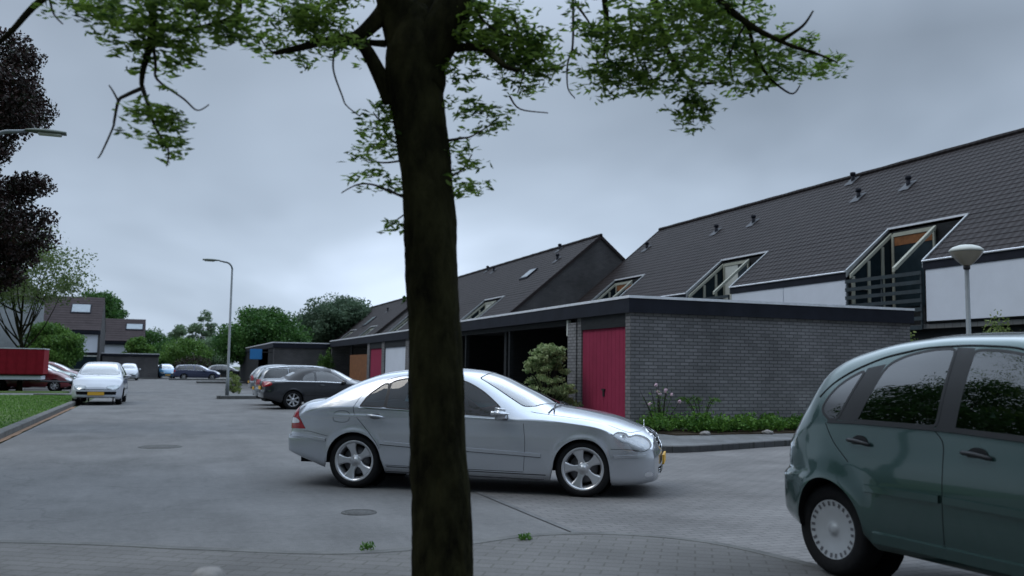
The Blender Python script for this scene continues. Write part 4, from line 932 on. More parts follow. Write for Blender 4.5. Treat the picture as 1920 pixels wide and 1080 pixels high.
C_MERC = dict(tail=-1.035, nose=3.49, wb=2.715, zw=.317, ra=.342, raf=.335, wmax=.862, rim=.236, wheel='five', flare=.014, flw=.045, pf=.16, pr=.10,
 zc=[(-1.035, .93), (-1.0, .975), (-.85, 1.02), (-.6, 1.045), (-.45, 1.065), (-.25, 1.19), (0, 1.305), (.3, 1.385), (.7, 1.42), (1.05, 1.427), (1.35, 1.405), (1.6, 1.345), (1.9, 1.215), (2.2, 1.075), (2.38, .992), (2.6, .962), (2.9, .91), (3.15, .855), (3.32, .80), (3.42, .755), (3.49, .69)],
 ze=[(-1.035, .86), (-1.0, .905), (-.8, .975), (-.5, 1.02), (-.35, 1.075), (-.15, 1.18), (.05, 1.265), (.3, 1.335), (.6, 1.368), (.95, 1.368), (1.25, 1.33), (1.45, 1.265), (1.65, 1.155), (1.85, 1.035), (2.0, .955), (2.12, .918), (2.34, .90), (2.68, .865), (2.93, .825), (3.19, .755), (3.35, .685), (3.49, .60)],
 zb=[(-1.035, .78), (-.7, .90), (-.3, .94), (0, .945), (.67, .918), (1.3, .868), (1.9, .845), (2.1, .855), (2.68, .81), (3.0, .755), (3.2, .685), (3.4, .60), (3.49, .54)],
 zl=[(-1.035, .40), (-.85, .34), (-.6, .28), (-.32, .225), (.35, .20), (2.3, .17), (3.05, .145), (3.35, .155), (3.49, .185)],
 w=[(-1.035, .66), (-1.01, .71), (-.95, .755), (-.8, .805), (-.5, .842), (0, .86), (1.4, .864), (2.7, .860), (3.0, .845), (3.2, .815), (3.38, .755), (3.46, .69), (3.49, .62)],
 wt=[(-1.035, .56), (-.8, .70), (-.5, .72), (-.35, .70), (-.2, .66), (.1, .60), (.5, .565), (1.0, .565), (1.4, .60), (1.7, .66), (2.0, .725), (2.12, .745), (2.7, .75), (3.1, .69), (3.35, .60), (3.49, .50)],
 nosef=[(.15, -.05), (.26, -.005), (.42, 0), (.52, -.015), (.6, -.05), (.7, -.09), (.8, -.15)], tailf=[(.3, .08), (.42, .01), (.56, 0), (.62, .035), (.75, .04), (.95, .07)],
 creases=((.845, .006, .02),),
 windows=[[(.055, .962, 's'), (.12, 1.072), (.21, 1.155), (.352, 1.236), (.352, .955, 's')], [(.378, .951, 's'), (.378, 1.246, 's'), (.5, 1.283), (.68, 1.303), (.86, 1.308, 's'), (.90, .924, 's')], [(.985, .916, 's'), (.95, 1.305, 's'), (1.1, 1.303), (1.3, 1.267), (1.5, 1.17), (1.66, 1.055), (1.80, .93), (1.84, .872, 's')]],
 screen=[(1.50, .0), (1.48, .35), (1.44, .515), (1.60, .56), (2.02, .665), (2.14, .60), (2.28, .35), (2.34, 0)], rearscreen=[(.22, 0), (.20, .35), (.17, .48), (-.05, .52), (-.29, .56), (-.36, .3), (-.38, 0)], zmin_glass=.92,
 doors=[], cabin=(.1, 2.2), seatx=1.25, seath=1.02, dashx=1.95, dashz=.93, mirror=(1.80, .90), handles=[(.26, .845, 'body', .21), (1.20, .815, 'body', .21)], plates=[(1, 0, .40), (-1, 0, .70)],
 gaps=[smoothpoly([(-.03, .945, 's'), (-.015, .88), (.06, .79), (.18, .665), (.31, .50), (.365, .30, 's'), (.37, .285, 's')], 6)[:-6], [(.90, .92), (.915, .6), (.90, .28)], [(2.03, .86), (2.06, .6), (2.045, .28)], [(.37, .285), (2.04, .262)],
       ring(smoothpoly([(-.26, .78), (-.26, .89), (-.08, .895), (-.08, .775)], 5)), [(-1.0, .63), (-.62, .655), (-.33, .60)], [(3.03, .545), (3.2, .55), (3.3, .53)], [(.33, .52), (.90, .486), (1.35, .474), (2.03, .442), (2.24, .43)], smoothpoly([(-.03, .945, 's'), (.03, 1.06), (.12, 1.17), (.28, 1.26), (.5, 1.325), (.8, 1.352), (1.0, 1.352, 's')], 5)[:-5]],
 gaps2=[('top', 1, [(3.38, y_) for y_ in (-.0, .01)]), ('top', 1, [(2.1, .72), (2.6, .735), (3.0, .69), (3.2, .60), (3.30, .38)]), ('top', 1, [(2.1, -.72), (2.6, -.735), (3.0, -.69), (3.2, -.60), (3.30, -.38)]), ('top', 1, [(-.40, -.66), (-.44, -.3), (-.45, 0), (-.44, .3), (-.40, .66)])],
 strips=[('side_moulding', 'body', .045, .014, [(.32, .545), (.90, .512), (1.35, .50), (2.03, .468), (2.24, .455)]), ('window_trim', 'chrome', .012, .005, [(.04, .945), (.67, .918), (1.3, .868), (1.84, .848)]), ('sill_line', 'seam', .01, .002, [(.37, .268), (2.3, .235)]), ('bumper_moulding', 'body', .04, .012, [(-.98, .585), (-.7, .60), (-.36, .555)]), ('bumper_moulding', 'body', .035, .012, [(3.06, .46), (3.2, .47), (3.36, .475)]), ('sill_line', 'alloy_dull', .03, .006, [(.40, .215), (2.28, .185)])],
 patches=[('pillar_cover', 'side', [(.3525, .95), (.3525, 1.234), (.3775, 1.244), (.3775, .95)], 'black', None, 0), ('pillar_cover', 'side', [(.905, .922), (.868, 1.303), (.944, 1.302), (.98, .918)], 'black', None, 0), ('lamp_backing', 'keep', smoothpoly([(3.06, .70), (3.095, .73), (3.16, .716), (3.20, .684), (3.27, .695), (3.365, .65), (3.40, .575), (3.34, .525), (3.255, .535), (3.21, .59), (3.12, .64)], 4), 'lampback', None, -.02),
          ('headlight', 'sideall', smoothpoly([(3.055, .70), (3.095, .735), (3.165, .72), (3.20, .688), (3.27, .70), (3.37, .655), (3.41, .575), (3.34, .52), (3.25, .53), (3.205, .59), (3.12, .635)], 4), 'lampglass', None, 0),
          ('reverse_light', 'sideall', smoothpoly([(-1.06, .80), (-.84, .80), (-.775, .745), (-1.06, .74)], 3), 'whitelens', None, .006), ('tail_light', 'sideall', smoothpoly([(-1.06, .94, 's'), (-.875, .945, 's'), (-.80, .84), (-.665, .68, 's'), (-1.06, .668, 's')], 3), 'redlens', None, .004),
          ('fog_light', 'sideall', smoothpoly([(3.36, .245), (3.36, .285), (3.41, .29), (3.42, .25)], 3), 'whitelens', None, .002),
          ('grille', 'front', smoothpoly([(-.30, .70), (-.16, .745), (0, .755), (.16, .745), (.30, .70), (.29, .60), (.20, .525), (0, .51), (-.20, .525), (-.29, .60)], 3), 'seam', None, -.02),
          ('air_intake', 'front', [(-.42, .23), (.42, .23), (.46, .33), (-.46, .33)], 'seam', None, -.02)])
def wx(x): return -.35+(x+.35)*.9 if x < -.35 else 3.05+(x-3.05)*1.17 if x > 3.05 else x
def remap(sp, fx, fz=lambda z: z):
    """stretch every side-view and top-view coordinate of a car description"""
    o = dict(sp); P3 = lambda p: (fx(p[0]), fz(p[1]))+tuple(p[2:])
    for k in ('zc', 'ze', 'zb', 'zl'): o[k] = [(fx(a), fz(b)) for a, b in sp[k]]
    for k in ('w', 'wt'): o[k] = [(fx(a), b) for a, b in sp[k]]
    o['tail'], o['nose'] = fx(sp['tail']), fx(sp['nose']); o['windows'] = [[P3(p) for p in q] for q in sp['windows']]
    o['gaps'] = [[P3(p) for p in q] for q in sp['gaps']]; o['strips'] = [q[:4]+([P3(p) for p in q[4]],) for q in sp['strips']]
    o['patches'] = [(n, v, p if v == 'front' else [P3(c) for c in p], m, f, u) for n, v, p, m, f, u in sp['patches']]
    o['gaps2'] = [(v, s_, [(fx(a), b) for a, b in p]) if v == 'top' else (v, s_, p) for v, s_, p in sp.get('gaps2', ())]
    return o
C_SALOON = remap(C_MERC, wx)
ps = paint('silver_paint', (.52, .545, .585), .72, .27)
sed_xy = c2w(-1.6734, 11.7605)
sedan, sbvh = build_car('silver four-door saloon driving across the street behind the near tree trunk', 'car', C_SALOON, ps, sed_xy[0], sed_xy[1], -.20198-YAW, name='sedan')
def on(bvh, p, v, s, e_=.004): h = ray(bvh, p, v, s); return h[0]+h[1]*e_ if h else None
# lamp internals behind the clear covers, grille bars, emblem, wipers
for s in (1, -1):
    hb = bmesh.new()
    for (lx, ly, lz, rr_) in ((3.22, .60, .615, .058), (3.17, .70, .655, .046)):
        lathe(hb, [(0, .03), (rr_*.6, .018), (rr_*.95, -.01), (rr_, .012), (rr_*1.06, -.05)], 24, 'X', (lx, s*ly, lz))
    h_ = rough_obj('lamp_bowl', hb, 'chrome', sedan); b = bmesh.new(); bmesh.ops.create_uvsphere(b, u_segments=16, v_segments=10, radius=.034, matrix=Matrix.Translation((3.23, s*.60, .615))); rough_obj('lamp_lens', b, 'whitelens', h_)
gr_ = bmesh.new()
for k, zz in enumerate((.555, .60, .645, .69)):
    wd_ = (.20, .27, .28, .29)[k]; pp = []
    for y_ in np.linspace(-wd_, wd_, 15):
        h = ray(sbvh, (y_, zz), 'front', 1)
        if h: pp.append(h[0]+Vector((.004, 0, 0)))
    tube(gr_, pp, .008, 6)
go = rough_obj('grille_bars', gr_, 'chrome', sedan); gr_ = bmesh.new(); pp = []
for (y_, z_) in ring(smoothpoly([(-.30, .70), (-.16, .745), (0, .755), (.16, .745), (.30, .70), (.29, .60), (.20, .525), (0, .51), (-.20, .525), (-.29, .60)], 3)):
    h = ray(sbvh, (y_, z_), 'front', 1)
    if h: pp.append(h[0]+Vector((.003, 0, 0)))
tube(gr_, pp, .009, 6); rough_obj('grille_frame', gr_, 'chrome', sedan)
gr_ = bmesh.new()
for zz in (.255, .28, .305):
    pp = [ray(sbvh, (y_, zz), 'front', 1)[0]+Vector((.002, 0, 0)) for y_ in np.linspace(-.42, .42, 17)]; tube(gr_, pp, .006, 5)
rough_obj('intake_bars', gr_, 'chrome', sedan)
em = bmesh.new(); ec = on(sbvh, (3.35, 0), 'top', 1, .0)+Vector((0, 0, .052))
tube(em, [ec+Vector((0, .03*math.cos(a), .03*math.sin(a))) for a in np.linspace(0, 2*PI, 21)], .003, 5)
for a in (PI/2, PI/2+2*PI/3, PI/2+4*PI/3): tube(em, [ec, ec+Vector((0, .03*math.cos(a), .03*math.sin(a)))], [.004, .0015], 5)
tube(em, [ec+Vector((0, 0, -.03)), ec+Vector((0, 0, -.055))], .006, 6); rough_obj('hood_emblem', em, 'chrome', sedan)
for s_ in (1, -1):
    wp = bmesh.new(); P_ = [on(sbvh, q, 'top', 1, .018) for q in ((2.36, .55*s_-.1), (2.33, .35*s_-.1), (2.31, .1*s_-.1))]; tube(wp, P_, .008, 6); tube(wp, [on(sbvh, (2.30+.02*k_, .62*s_-.62*s_*k_/5-.08), 'top', 1, .01) for k_ in range(0, 5)], .006, 5); obj('wiper', wp, 'black', sedan)
# door inner skin is not seen; driver behind the wheel
def skinned(name, verts, edges, rad, m, parent, root=0, sub=2):
    me = bpy.data.meshes.new(name); me.from_pydata(verts, edges, []); o = link(bpy.data.objects.new(name, me))
    md = o.modifiers.new('s', 'SKIN'); md.use_smooth_shade = True; ms = o.modifiers.new('u', 'SUBSURF'); ms.levels = sub; ms.render_levels = sub
    for i, r_ in enumerate(rad): me.skin_vertices[0].data[i].radius = (r_, r_) if not isinstance(r_, tuple) else r_
    me.skin_vertices[0].data[root].use_root = True
    dg = bpy.context.evaluated_depsgraph_get(); nm = bpy.data.meshes.new_from_object(o.evaluated_get(dg)); bpy.data.objects.remove(o); nm.materials.clear(); nm.materials.append(M[m])
    for p in nm.polygons: p.use_smooth = True
    return link(bpy.data.objects.new(name, nm), parent)
drv = thing('person', 'driver with red shirt seated at the wheel of the silver saloon', 'person', sedan.location, sedan.rotation_euler.z)
X0 = 1.22; Yd = .36
V_ = [(X0-.18, Yd, .62), (X0-.24, Yd, .85), (X0-.28, Yd, 1.03), (X0-.27, Yd, 1.10),
      (X0-.26, Yd+.17, 1.02), (X0-.02, Yd+.24, .86), (X0+.30, Yd+.17, .95), (X0-.26, Yd-.17, 1.02), (X0-.02, Yd-.24, .86), (X0+.30, Yd-.17, .95),
      (X0-.1, Yd+.1, .60), (X0+.32, Yd+.12, .68), (X0+.62, Yd+.12, .50), (X0-.1, Yd-.1, .60), (X0+.32, Yd-.12, .68), (X0+.62, Yd-.12, .50)]
E_ = [(0, 1), (1, 2), (2, 3), (2, 4), (4, 5), (5, 6), (2, 7), (7, 8), (8, 9), (0, 10), (10, 11), (11, 12), (0, 13), (13, 14), (14, 15)]
skinned('body', V_, E_, [(.16, .11), (.16, .11), (.13, .09), .055, .06, .045, .03, .06, .045, .03, .085, .065, .045, .085, .065, .045], 'cloth', drv)
hd = bmesh.new(); bmesh.ops.create_uvsphere(hd, u_segments=24, v_segments=16, radius=1, matrix=Matrix.Translation((X0-.22, Yd, 1.225)) @ Matrix.Diagonal((.095, .076, .118, 1)))
for v in hd.verts:
    q = v.co-Vector((X0-.22, Yd, 1.225))
    if q.z < -.03: v.co.y = Yd+q.y*(1-.22*min(1, (-q.z-.03)/.08))
    if q.x > .06 and abs(q.y) < .014 and -.03 < q.z < .02: v.co.x += .022
    if q.x > .06 and abs(abs(q.y)-.03) < .012 and .0 < q.z < .03: v.co.x -= .008
hd_ = rough_obj('head', hd, 'skin', drv)
hr = bmesh.new(); bmesh.ops.create_uvsphere(hr, u_segments=20, v_segments=14, radius=1, matrix=Matrix.Translation((X0-.235, Yd, 1.25)) @ Matrix.Diagonal((.1, .084, .112, 1)))
bmesh.ops.delete(hr, geom=[v for v in hr.verts if v.co.x > X0-.175 and v.co.z < 1.29 or v.co.z < 1.19], context='VERTS'); rough_obj('hair', hr, 'hair', drv)
fc = bmesh.new()
for s in (1, -1): bmesh.ops.create_uvsphere(fc, u_segments=8, v_segments=6, radius=.012, matrix=Matrix.Translation((X0-.136, Yd+s*.03, 1.238)))
rough_obj('eyes', fc, 'black', hd_)
for s in (1, -1):
    er = bmesh.new(); bmesh.ops.create_uvsphere(er, u_segments=10, v_segments=8, radius=1, matrix=Matrix.Translation((X0-.225, Yd+s*.078, 1.222)) @ Matrix.Diagonal((.018, .009, .03, 1))); rough_obj('ear', er, 'skin', hd_)
for s in (1, -1):
    hx, hy, hz = X0+.33, Yd+s*.165, .965; vv = [(hx-.05, hy, hz-.02), (hx+.02, hy, hz), (hx+.06, hy, hz+.01)]; ee = [(0, 1), (1, 2)]; rd = [.026, .036, .03]
    for k in range(4):
        o_ = (k-1.5)*.021; b0 = len(vv); vv += [(hx+.07, hy-s*.0, hz+o_+.01), (hx+.10, hy-s*.022, hz+o_+.012), (hx+.085, hy-s*.05, hz+o_+.012)]; ee += [(2, b0), (b0, b0+1), (b0+1, b0+2)]; rd += [.012, .0095, .008]
    b0 = len(vv); vv += [(hx+.03, hy-s*.035, hz+.02), (hx+.06, hy-s*.05, hz+.03)]; ee += [(1, b0), (b0, b0+1)]; rd += [.012, .009]
    skinned('hand', vv, ee, rd, 'skin', drv, 0, 1)

C_HATCH3 = dict(tail=-.62, nose=3.24, wb=2.446, zw=.292, ra=.335, wmax=.828, rim=.198, wheel='cover', wout=-.03, flare=.030, flw=.10, pf=.30, pr=.14,
 zc=[(-.62, .95), (-.56, 1.05), (-.42, 1.20), (-.2, 1.36), (.1, 1.455), (.4, 1.50), (.75, 1.52), (1.1, 1.515), (1.4, 1.475), (1.65, 1.405), (1.95, 1.28), (2.25, 1.12), (2.42, 1.03), (2.6, .985), (2.85, .92), (3.05, .83), (3.17, .74), (3.24, .64)],
 ze=[(-.62, .86), (-.56, .96), (-.42, 1.12), (-.2, 1.285), (.1, 1.39), (.4, 1.445), (.75, 1.468), (1.1, 1.462), (1.4, 1.42), (1.65, 1.335), (1.95, 1.19), (2.2, 1.03), (2.35, .96), (2.6, .915), (2.85, .84), (3.05, .74), (3.24, .58)],
 zb=[(-.62, .80), (-.4, .91), (-.2, .96), (0, .975), (.5, .985), (1.0, .975), (1.6, .93), (2.1, .89), (2.35, .88), (2.7, .80), (3.0, .69), (3.24, .52)],
 zl=[(-.62, .36), (-.5, .30), (-.34, .27), (.35, .24), (2.1, .22), (2.8, .20), (3.05, .21), (3.24, .26)],
 w=[(-.62, .60), (-.60, .66), (-.54, .725), (-.42, .775), (-.2, .81), (.2, .826), (1.3, .828), (2.4, .828), (2.7, .81), (2.95, .765), (3.12, .69), (3.2, .61), (3.24, .52)],
 wt=[(-.62, .50), (-.45, .60), (-.2, .60), (.1, .575), (.6, .56), (1.1, .56), (1.5, .58), (1.9, .64), (2.2, .69), (2.4, .70), (2.8, .66), (3.1, .55), (3.24, .44)],
 nosef=[(.2, -.06), (.35, 0), (.5, 0), (.65, -.05), (.8, -.12)], tailf=[(.25, .06), (.38, .0), (.6, -.005), (.66, .05), (.8, .05), (1.0, .07)],
 windows=[[(.01, .998, 's'), (-.075, 1.05), (-.06, 1.12), (.03, 1.22), (.20, 1.305, 's'), (.075, .998, 's')], [(.235, 1.005, 's'), (.30, 1.18), (.36, 1.33, 's'), (.5, 1.385), (.68, 1.415), (.825, 1.42, 's'), (.825, 1.0, 's')], [(.94, .995, 's'), (.945, 1.41, 's'), (1.15, 1.40), (1.4, 1.345), (1.65, 1.235), (1.92, 1.07), (2.06, .95, 's')]],
 screen=[(1.55, 0), (1.52, .35), (1.47, .52), (1.7, .565), (2.15, .65), (2.3, .5), (2.42, 0)], rearscreen=[(-.24, 0), (-.235, .4), (-.23, .52), (-.40, .53), (-.50, .50), (-.53, 0)], zmin_glass=.93, noseal=False,
 cabin=(.0, 2.2), seatx=1.15, seath=1.08, dashx=1.85, dashz=.98, mirror=(1.85, .98), handles=[(.28, .872, 'black', .18), (1.10, .862, 'black', .185)], plates=[(1, 0, .42), (-1, 0, .62)],
 gaps=[[(.80, .99), (.885, .93), (.885, .33)], smoothpoly([(-.02, .975, 's'), (.06, .86), (.2, .745), (.33, .60, 's')], 5)[:-5], [(.44, .335), (.885, .33), (1.9, .325)], [(1.92, .90), (1.95, .6), (1.93, .33)], [(-.55, .66), (-.42, .665), (-.32, .60)]],
 strips=[('side_moulding', 'body', .05, .018, [(.34, .60), (.87, .60)]), ('side_moulding', 'body', .05, .018, [(.90, .60), (1.92, .575)]), ('sill_cover', 'body', .075, .022, [(.40, .315), (1.3, .30), (2.1, .285)]), ('roof_seal', 'seam', .014, .004, [(-.14, 1.13), (-.05, 1.22), (.1, 1.30), (.32, 1.375), (.6, 1.425), (.9, 1.435), (1.2, 1.42), (1.5, 1.335), (1.8, 1.19), (2.1, 1.0)]), ('belt_seal', 'black', .022, .006, [(.0, .985), (.3, .992), (.9, .985), (1.6, .95), (2.06, .925)])],
 patches=[('pillar_cover', 'side', [(.8255, .995), (.8255, 1.425), (.9445, 1.42), (.9395, .99)], 'black', None, .0), ('pillar_cover', 'side', [(.082, 1.0), (.208, 1.31), (.35, 1.335), (.225, 1.0)], 'black', None, 0),
          ('tail_light', 'sideall', smoothpoly([(-.64, .96), (-.515, .97), (-.50, .80), (-.485, .70), (-.64, .68)], 3), 'redlens', None, .004), ('headlight', 'sideall', smoothpoly([(2.72, .80), (2.9, .80), (3.15, .66), (3.2, .58), (3.0, .58), (2.85, .66)], 3), 'whitelens', None, .003), ('air_intake', 'front', [(-.4, .28), (.4, .28), (.42, .40), (-.42, .40)], 'seam', None, -.02)])
pg = paint('teal_green_paint', (.040, .084, .078), .5, .26)
c3xy = c2w(2.778, 6.382)
build_car('dark teal green five-door hatchback parked on the right, close to the camera', 'car', remap(C_HATCH3, lambda x: x, lambda z: z if z < 1.02 else z+(z-1.02)*.09), pg, c3xy[0], c3xy[1], -1.1077-YAW, z=.123, name='hatchback', glass='glass_dark')

def u_at(px, v):                                   # street x of a photo column at street distance v
    d = at(px, 690, 1)-Vector((0, 0, CAMH)); return d.x*v/d.y
def spec(base, **k):
    s = dict(base); s.update(k); return s
BUMP = [('bumper_trim', 'black', .05, .01, [(-.6, .5), (-.36, .52)])]
C_GENH = spec(C_HATCH3, wheel='spoke', rim=.20, flare=.014, flw=.05, pf=.2,
 strips=[('side_moulding', 'black', .045, .014, [(.40, .55), (1.95, .53)])], gaps=[[(.83, .98), (.88, .93), (.88, .3)], [(1.95, .9), (1.97, .6), (1.95, .3)], [(.36, .30), (1.95, .30)]],
 patches=[('tail_light', 'sideall', smoothpoly([(-.64, .96), (-.5, .97), (-.46, .80), (-.485, .70), (-.64, .68)], 3), 'redlens', None, .004), ('headlight', 'front', smoothpoly([(.34, .66), (.68, .69), (.71, .60), (.66, .54), (.34, .55)], 2), 'headlens', None, .003),
          ('headlight', 'front', smoothpoly([(-.34, .66), (-.68, .69), (-.71, .60), (-.66, .54), (-.34, .55)], 2), 'headlens', None, .003), ('grille', 'front', [(-.62, .525), (.62, .525), (.62, .545), (-.62, .545)], 'seam', None, -.004), ('air_intake', 'front', [(-.62, .36), (.62, .36), (.64, .47), (-.64, .47)], 'seam', None, -.02), ('lower_intake', 'front', [(-.6, .20), (.6, .20), (.6, .275), (-.6, .275)], 'seam', None, -.01)], plates=[(1, 0, .40), (-1, 0, .62)])
def shiftx(tab, a, dx):                            # stretch tables behind the rear axle
    return [(x+dx if x < a else x, y) for x, y in tab]
C_WAGON = spec(C_GENH, tail=-1.0, nose=3.42, wb=2.62, wmax=.87, zw=.31, ra=.34, rim=.215,
 zc=[(-1.0, .98), (-.96, 1.06), (-.82, 1.26), (-.62, 1.39), (-.3, 1.44), (.4, 1.475), (1.0, 1.47), (1.4, 1.44), (1.7, 1.36), (2.05, 1.2), (2.35, 1.05), (2.55, .985), (2.9, .93), (3.2, .85), (3.35, .76), (3.42, .66)],
 ze=[(-1.0, .88), (-.96, .97), (-.82, 1.18), (-.62, 1.31), (-.3, 1.375), (.4, 1.415), (1.0, 1.41), (1.4, 1.37), (1.65, 1.28), (1.95, 1.12), (2.2, .96), (2.5, .92), (2.9, .86), (3.2, .76), (3.42, .6)],
 zb=[(-1.0, .82), (-.5, .92), (.5, .935), (1.4, .90), (2.1, .86), (2.5, .85), (2.9, .79), (3.2, .68), (3.42, .54)],
 zl=[(-1.0, .36), (-.7, .30), (-.34, .26), (.35, .22), (2.2, .20), (3.0, .19), (3.25, .2), (3.42, .25)],
 w=[(-1.0, .66), (-.97, .74), (-.85, .80), (-.5, .85), (.2, .868), (2.6, .868), (2.9, .85), (3.15, .80), (3.32, .72), (3.4, .62), (3.42, .54)],
 wt=[(-1.0, .56), (-.8, .62), (-.4, .62), (.4, .6), (1.1, .6), (1.5, .62), (1.9, .68), (2.2, .73), (2.5, .74), (3.0, .68), (3.3, .56), (3.42, .46)],
 windows=[[(-.72, .965, 's'), (-.66, 1.15), (-.5, 1.30, 's'), (.12, 1.34, 's'), (.12, .965, 's')], [(.17, .965, 's'), (.17, 1.345, 's'), (.5, 1.365), (.86, 1.365, 's'), (.9, .955, 's')], [(.98, .95, 's'), (.96, 1.36, 's'), (1.2, 1.35), (1.5, 1.27), (1.8, 1.1), (2.02, .92, 's')]],
 screen=[(1.55, 0), (1.52, .35), (1.47, .56), (1.7, .61), (2.1, .68), (2.3, .5), (2.46, 0)], rearscreen=[(-.66, 0), (-.65, .4), (-.62, .55), (-.78, .58), (-.88, .54), (-.92, 0)],
 cabin=(.0, 2.3), seatx=1.2, seath=1.02, dashx=1.95, dashz=.93, mirror=(1.86, .93), handles=[(.2, .82, 'body', .2), (1.15, .81, 'body', .2)],
 gaps=[[(.88, .94), (.90, .6), (.88, .28)], [(2.0, .86), (2.02, .5), (2.0, .28)], [(.37, .28), (2.0, .27)], smoothpoly([(-.1, .95, 's'), (.06, .8), (.3, .6, 's')], 4)[:-4]], strips=[('side_moulding', 'body', .045, .014, [(.38, .53), (2.2, .51)]), ('window_trim', 'chrome', .014, .006, [(-.72, .945), (.5, .95), (1.4, .92), (2.02, .89)]), ('roof_rail', 'chrome', .03, .03, [(-.55, 1.335), (.2, 1.405), (.9, 1.415), (1.3, 1.38)])],
 patches=[('tail_light', 'sideall', smoothpoly([(-1.02, .92), (-.8, .93), (-.78, .78), (-1.02, .76)], 3), 'redlens', None, .004), ('headlight', 'sideall', smoothpoly([(3.05, .74), (3.3, .70), (3.42, .6), (3.25, .56), (3.1, .60)], 3), 'whitelens', None, .003), ('air_intake', 'front', [(-.5, .25), (.5, .25), (.52, .38), (-.52, .38)], 'seam', None, -.02)])
C_CABRIO = spec(C_MERC, wb=2.655, tail=-1.0, nose=3.45, wheel='spoke', rim=.225, creases=(),
 zc=[(-1.0, .93), (-.9, 1.0), (-.6, 1.025), (-.35, 1.03), (-.25, 1.06), (.1, 1.23), (.4, 1.345), (.75, 1.385), (1.15, 1.385), (1.4, 1.35), (1.65, 1.26), (2.0, 1.08), (2.2, .985), (2.5, .94), (2.9, .88), (3.2, .79), (3.35, .73), (3.45, .64)],
 ze=[(-1.0, .87), (-.9, .93), (-.5, .96), (-.25, .985), (.1, 1.15), (.4, 1.27), (.75, 1.325), (1.1, 1.32), (1.35, 1.27), (1.6, 1.14), (1.9, .96), (2.1, .90), (2.5, .865), (2.9, .81), (3.2, .72), (3.45, .58)],
 zb=[(-1.0, .80), (-.6, .90), (0, .915), (1.0, .905), (1.9, .87), (2.3, .85), (2.8, .78), (3.2, .67), (3.45, .53)],
 windows=[[(.28, .925, 's'), (.33, 1.08), (.50, 1.19), (.70, 1.255, 's'), (.72, .925, 's')], [(.76, .925, 's'), (.74, 1.265, 's'), (1.05, 1.265), (1.32, 1.20), (1.6, 1.04), (1.78, .90, 's')]],
 screen=[(1.42, 0), (1.40, .35), (1.36, .50), (1.6, .60), (1.92, .67), (2.05, .5), (2.15, 0)], rearscreen=[(.12, 0), (.12, .3), (.10, .42), (-.12, .48), (-.15, 0)],
 handles=[(.95, .80, 'body', .2)], seatx=1.15, seath=.98, dashx=1.8, dashz=.9, mirror=(1.68, .90), cabin=(.2, 2.0),
 gaps=[[(.70, .90), (.71, .6), (.69, .28)], [(1.9, .86), (1.95, .6), (1.93, .28)], [(.69, .28), (1.93, .265)]], gaps2=[],
 strips=[('belt_trim', 'chrome', .022, .008, [(-.6, .925), (0, .93), (1.0, .92), (1.78, .885)]), ('side_moulding', 'black', .03, .01, [(.36, .48), (2.28, .44)]), ('bumper_trim', 'chrome', .02, .008, [(-.97, .60), (-.7, .605)])],
 patches=[('soft_top', 'all', [(-.24, 1.0), (-.24, 1.06), (.1, 1.5), (1.30, 1.5), (1.30, 1.22), (1.0, 1.30), (.7, 1.28), (.4, 1.17), (.24, .94), (-.1, .94)], 'black', None, 0), ('tail_light', 'sideall', smoothpoly([(-1.02, .90), (-.74, .905), (-.70, .80), (-1.02, .745)], 3), 'redlens', None, .004), ('headlight', 'sideall', smoothpoly([(3.05, .70), (3.3, .66), (3.42, .58), (3.25, .55), (3.1, .58)], 3), 'whitelens', None, .003)], plates=[(1, 0, .45), (-1, 0, .70)])
P_ = dict(dark=paint('dark_blue_grey_paint', (.010, .012, .018), .2, .3), silver=paint('light_silver_paint', (.22, .24, .26), .6, .35), white=paint('white_car_paint', (.48, .51, .56), 0, .35), red=paint('red_car_paint', (.15, .008, .014), 0, .35),
          blue=paint('sky_blue_paint', (.05, .19, .33), .2, .35), navy=paint('navy_paint', (.035, .045, .10), .3, .35), green=paint('pale_green_silver_paint', (.28, .36, .34), .5, .35))
build_car('dark blue-grey convertible with black soft top, parked beyond the silver saloon', 'car', C_CABRIO, P_['dark'], 4.02, 31.95, 0.03, name='convertible', detail=1, glass='glass_dark')
build_car('silver estate car with roof rails parked just behind the dark convertible', 'car', C_WAGON, P_['silver'], 4.1, 34.9, 0.0, name='estate_car', detail=1, glass='glass_dark')
build_car('silver hatchback half hidden, parked by the dark far garage near the lamp post', 'car', C_GENH, P_['silver'], u_at(478, 49)+.3, 48.5, 0.02, name='hatchback', detail=1, glass='glass_dark')
build_car('white hatchback facing the camera at the left kerb of the street', 'car', spec(C_GENH, zc=[(a, b*.985) for a, b in C_GENH['zc']], wmax=.84), P_['white'], -2.08, 37.75, -PI/2-.02, name='hatchback', detail=1)
build_car('dark red hatchback poking out from behind the red trailer', 'car', C_GENH, P_['red'], u_at(141, 52)-3.3, 52.2, 0.0, name='hatchback', detail=1, glass='glass_dark')
build_car('pale green-silver hatchback roof showing behind the dark red hatchback', 'car', C_WAGON, P_['green'], u_at(158, 55.5)-3.5, 55.6, 0.02, name='estate_car', detail=0)
build_car('bright red car mostly hidden, farthest of the cars beside the red trailer', 'car', C_GENH, P_['red'], u_at(168, 59.5)-3.3, 59.4, 0.0, name='hatchback', detail=0)
build_car('small white car in front of the dark far garage on the left of the street', 'car', C_GENH, P_['white'], u_at(241, 88), 90.5, -PI/2, name='hatchback', detail=0)
build_car('tiny pale silver car at the street end, left of the sky-blue one', 'car', C_WAGON, P_['silver'], u_at(288, 108), 110, -PI/2, name='estate_car', detail=0)
build_car('tiny sky-blue car at the end of the street', 'car', C_GENH, P_['blue'], u_at(309, 101), 103, -PI/2+.1, name='hatchback', detail=0)
build_car('dark navy estate car parked sideways across the far end of the street', 'car', C_WAGON, P_['navy'], u_at(345, 95), 95, 0.0, name='estate_car', detail=0, glass='glass_dark')
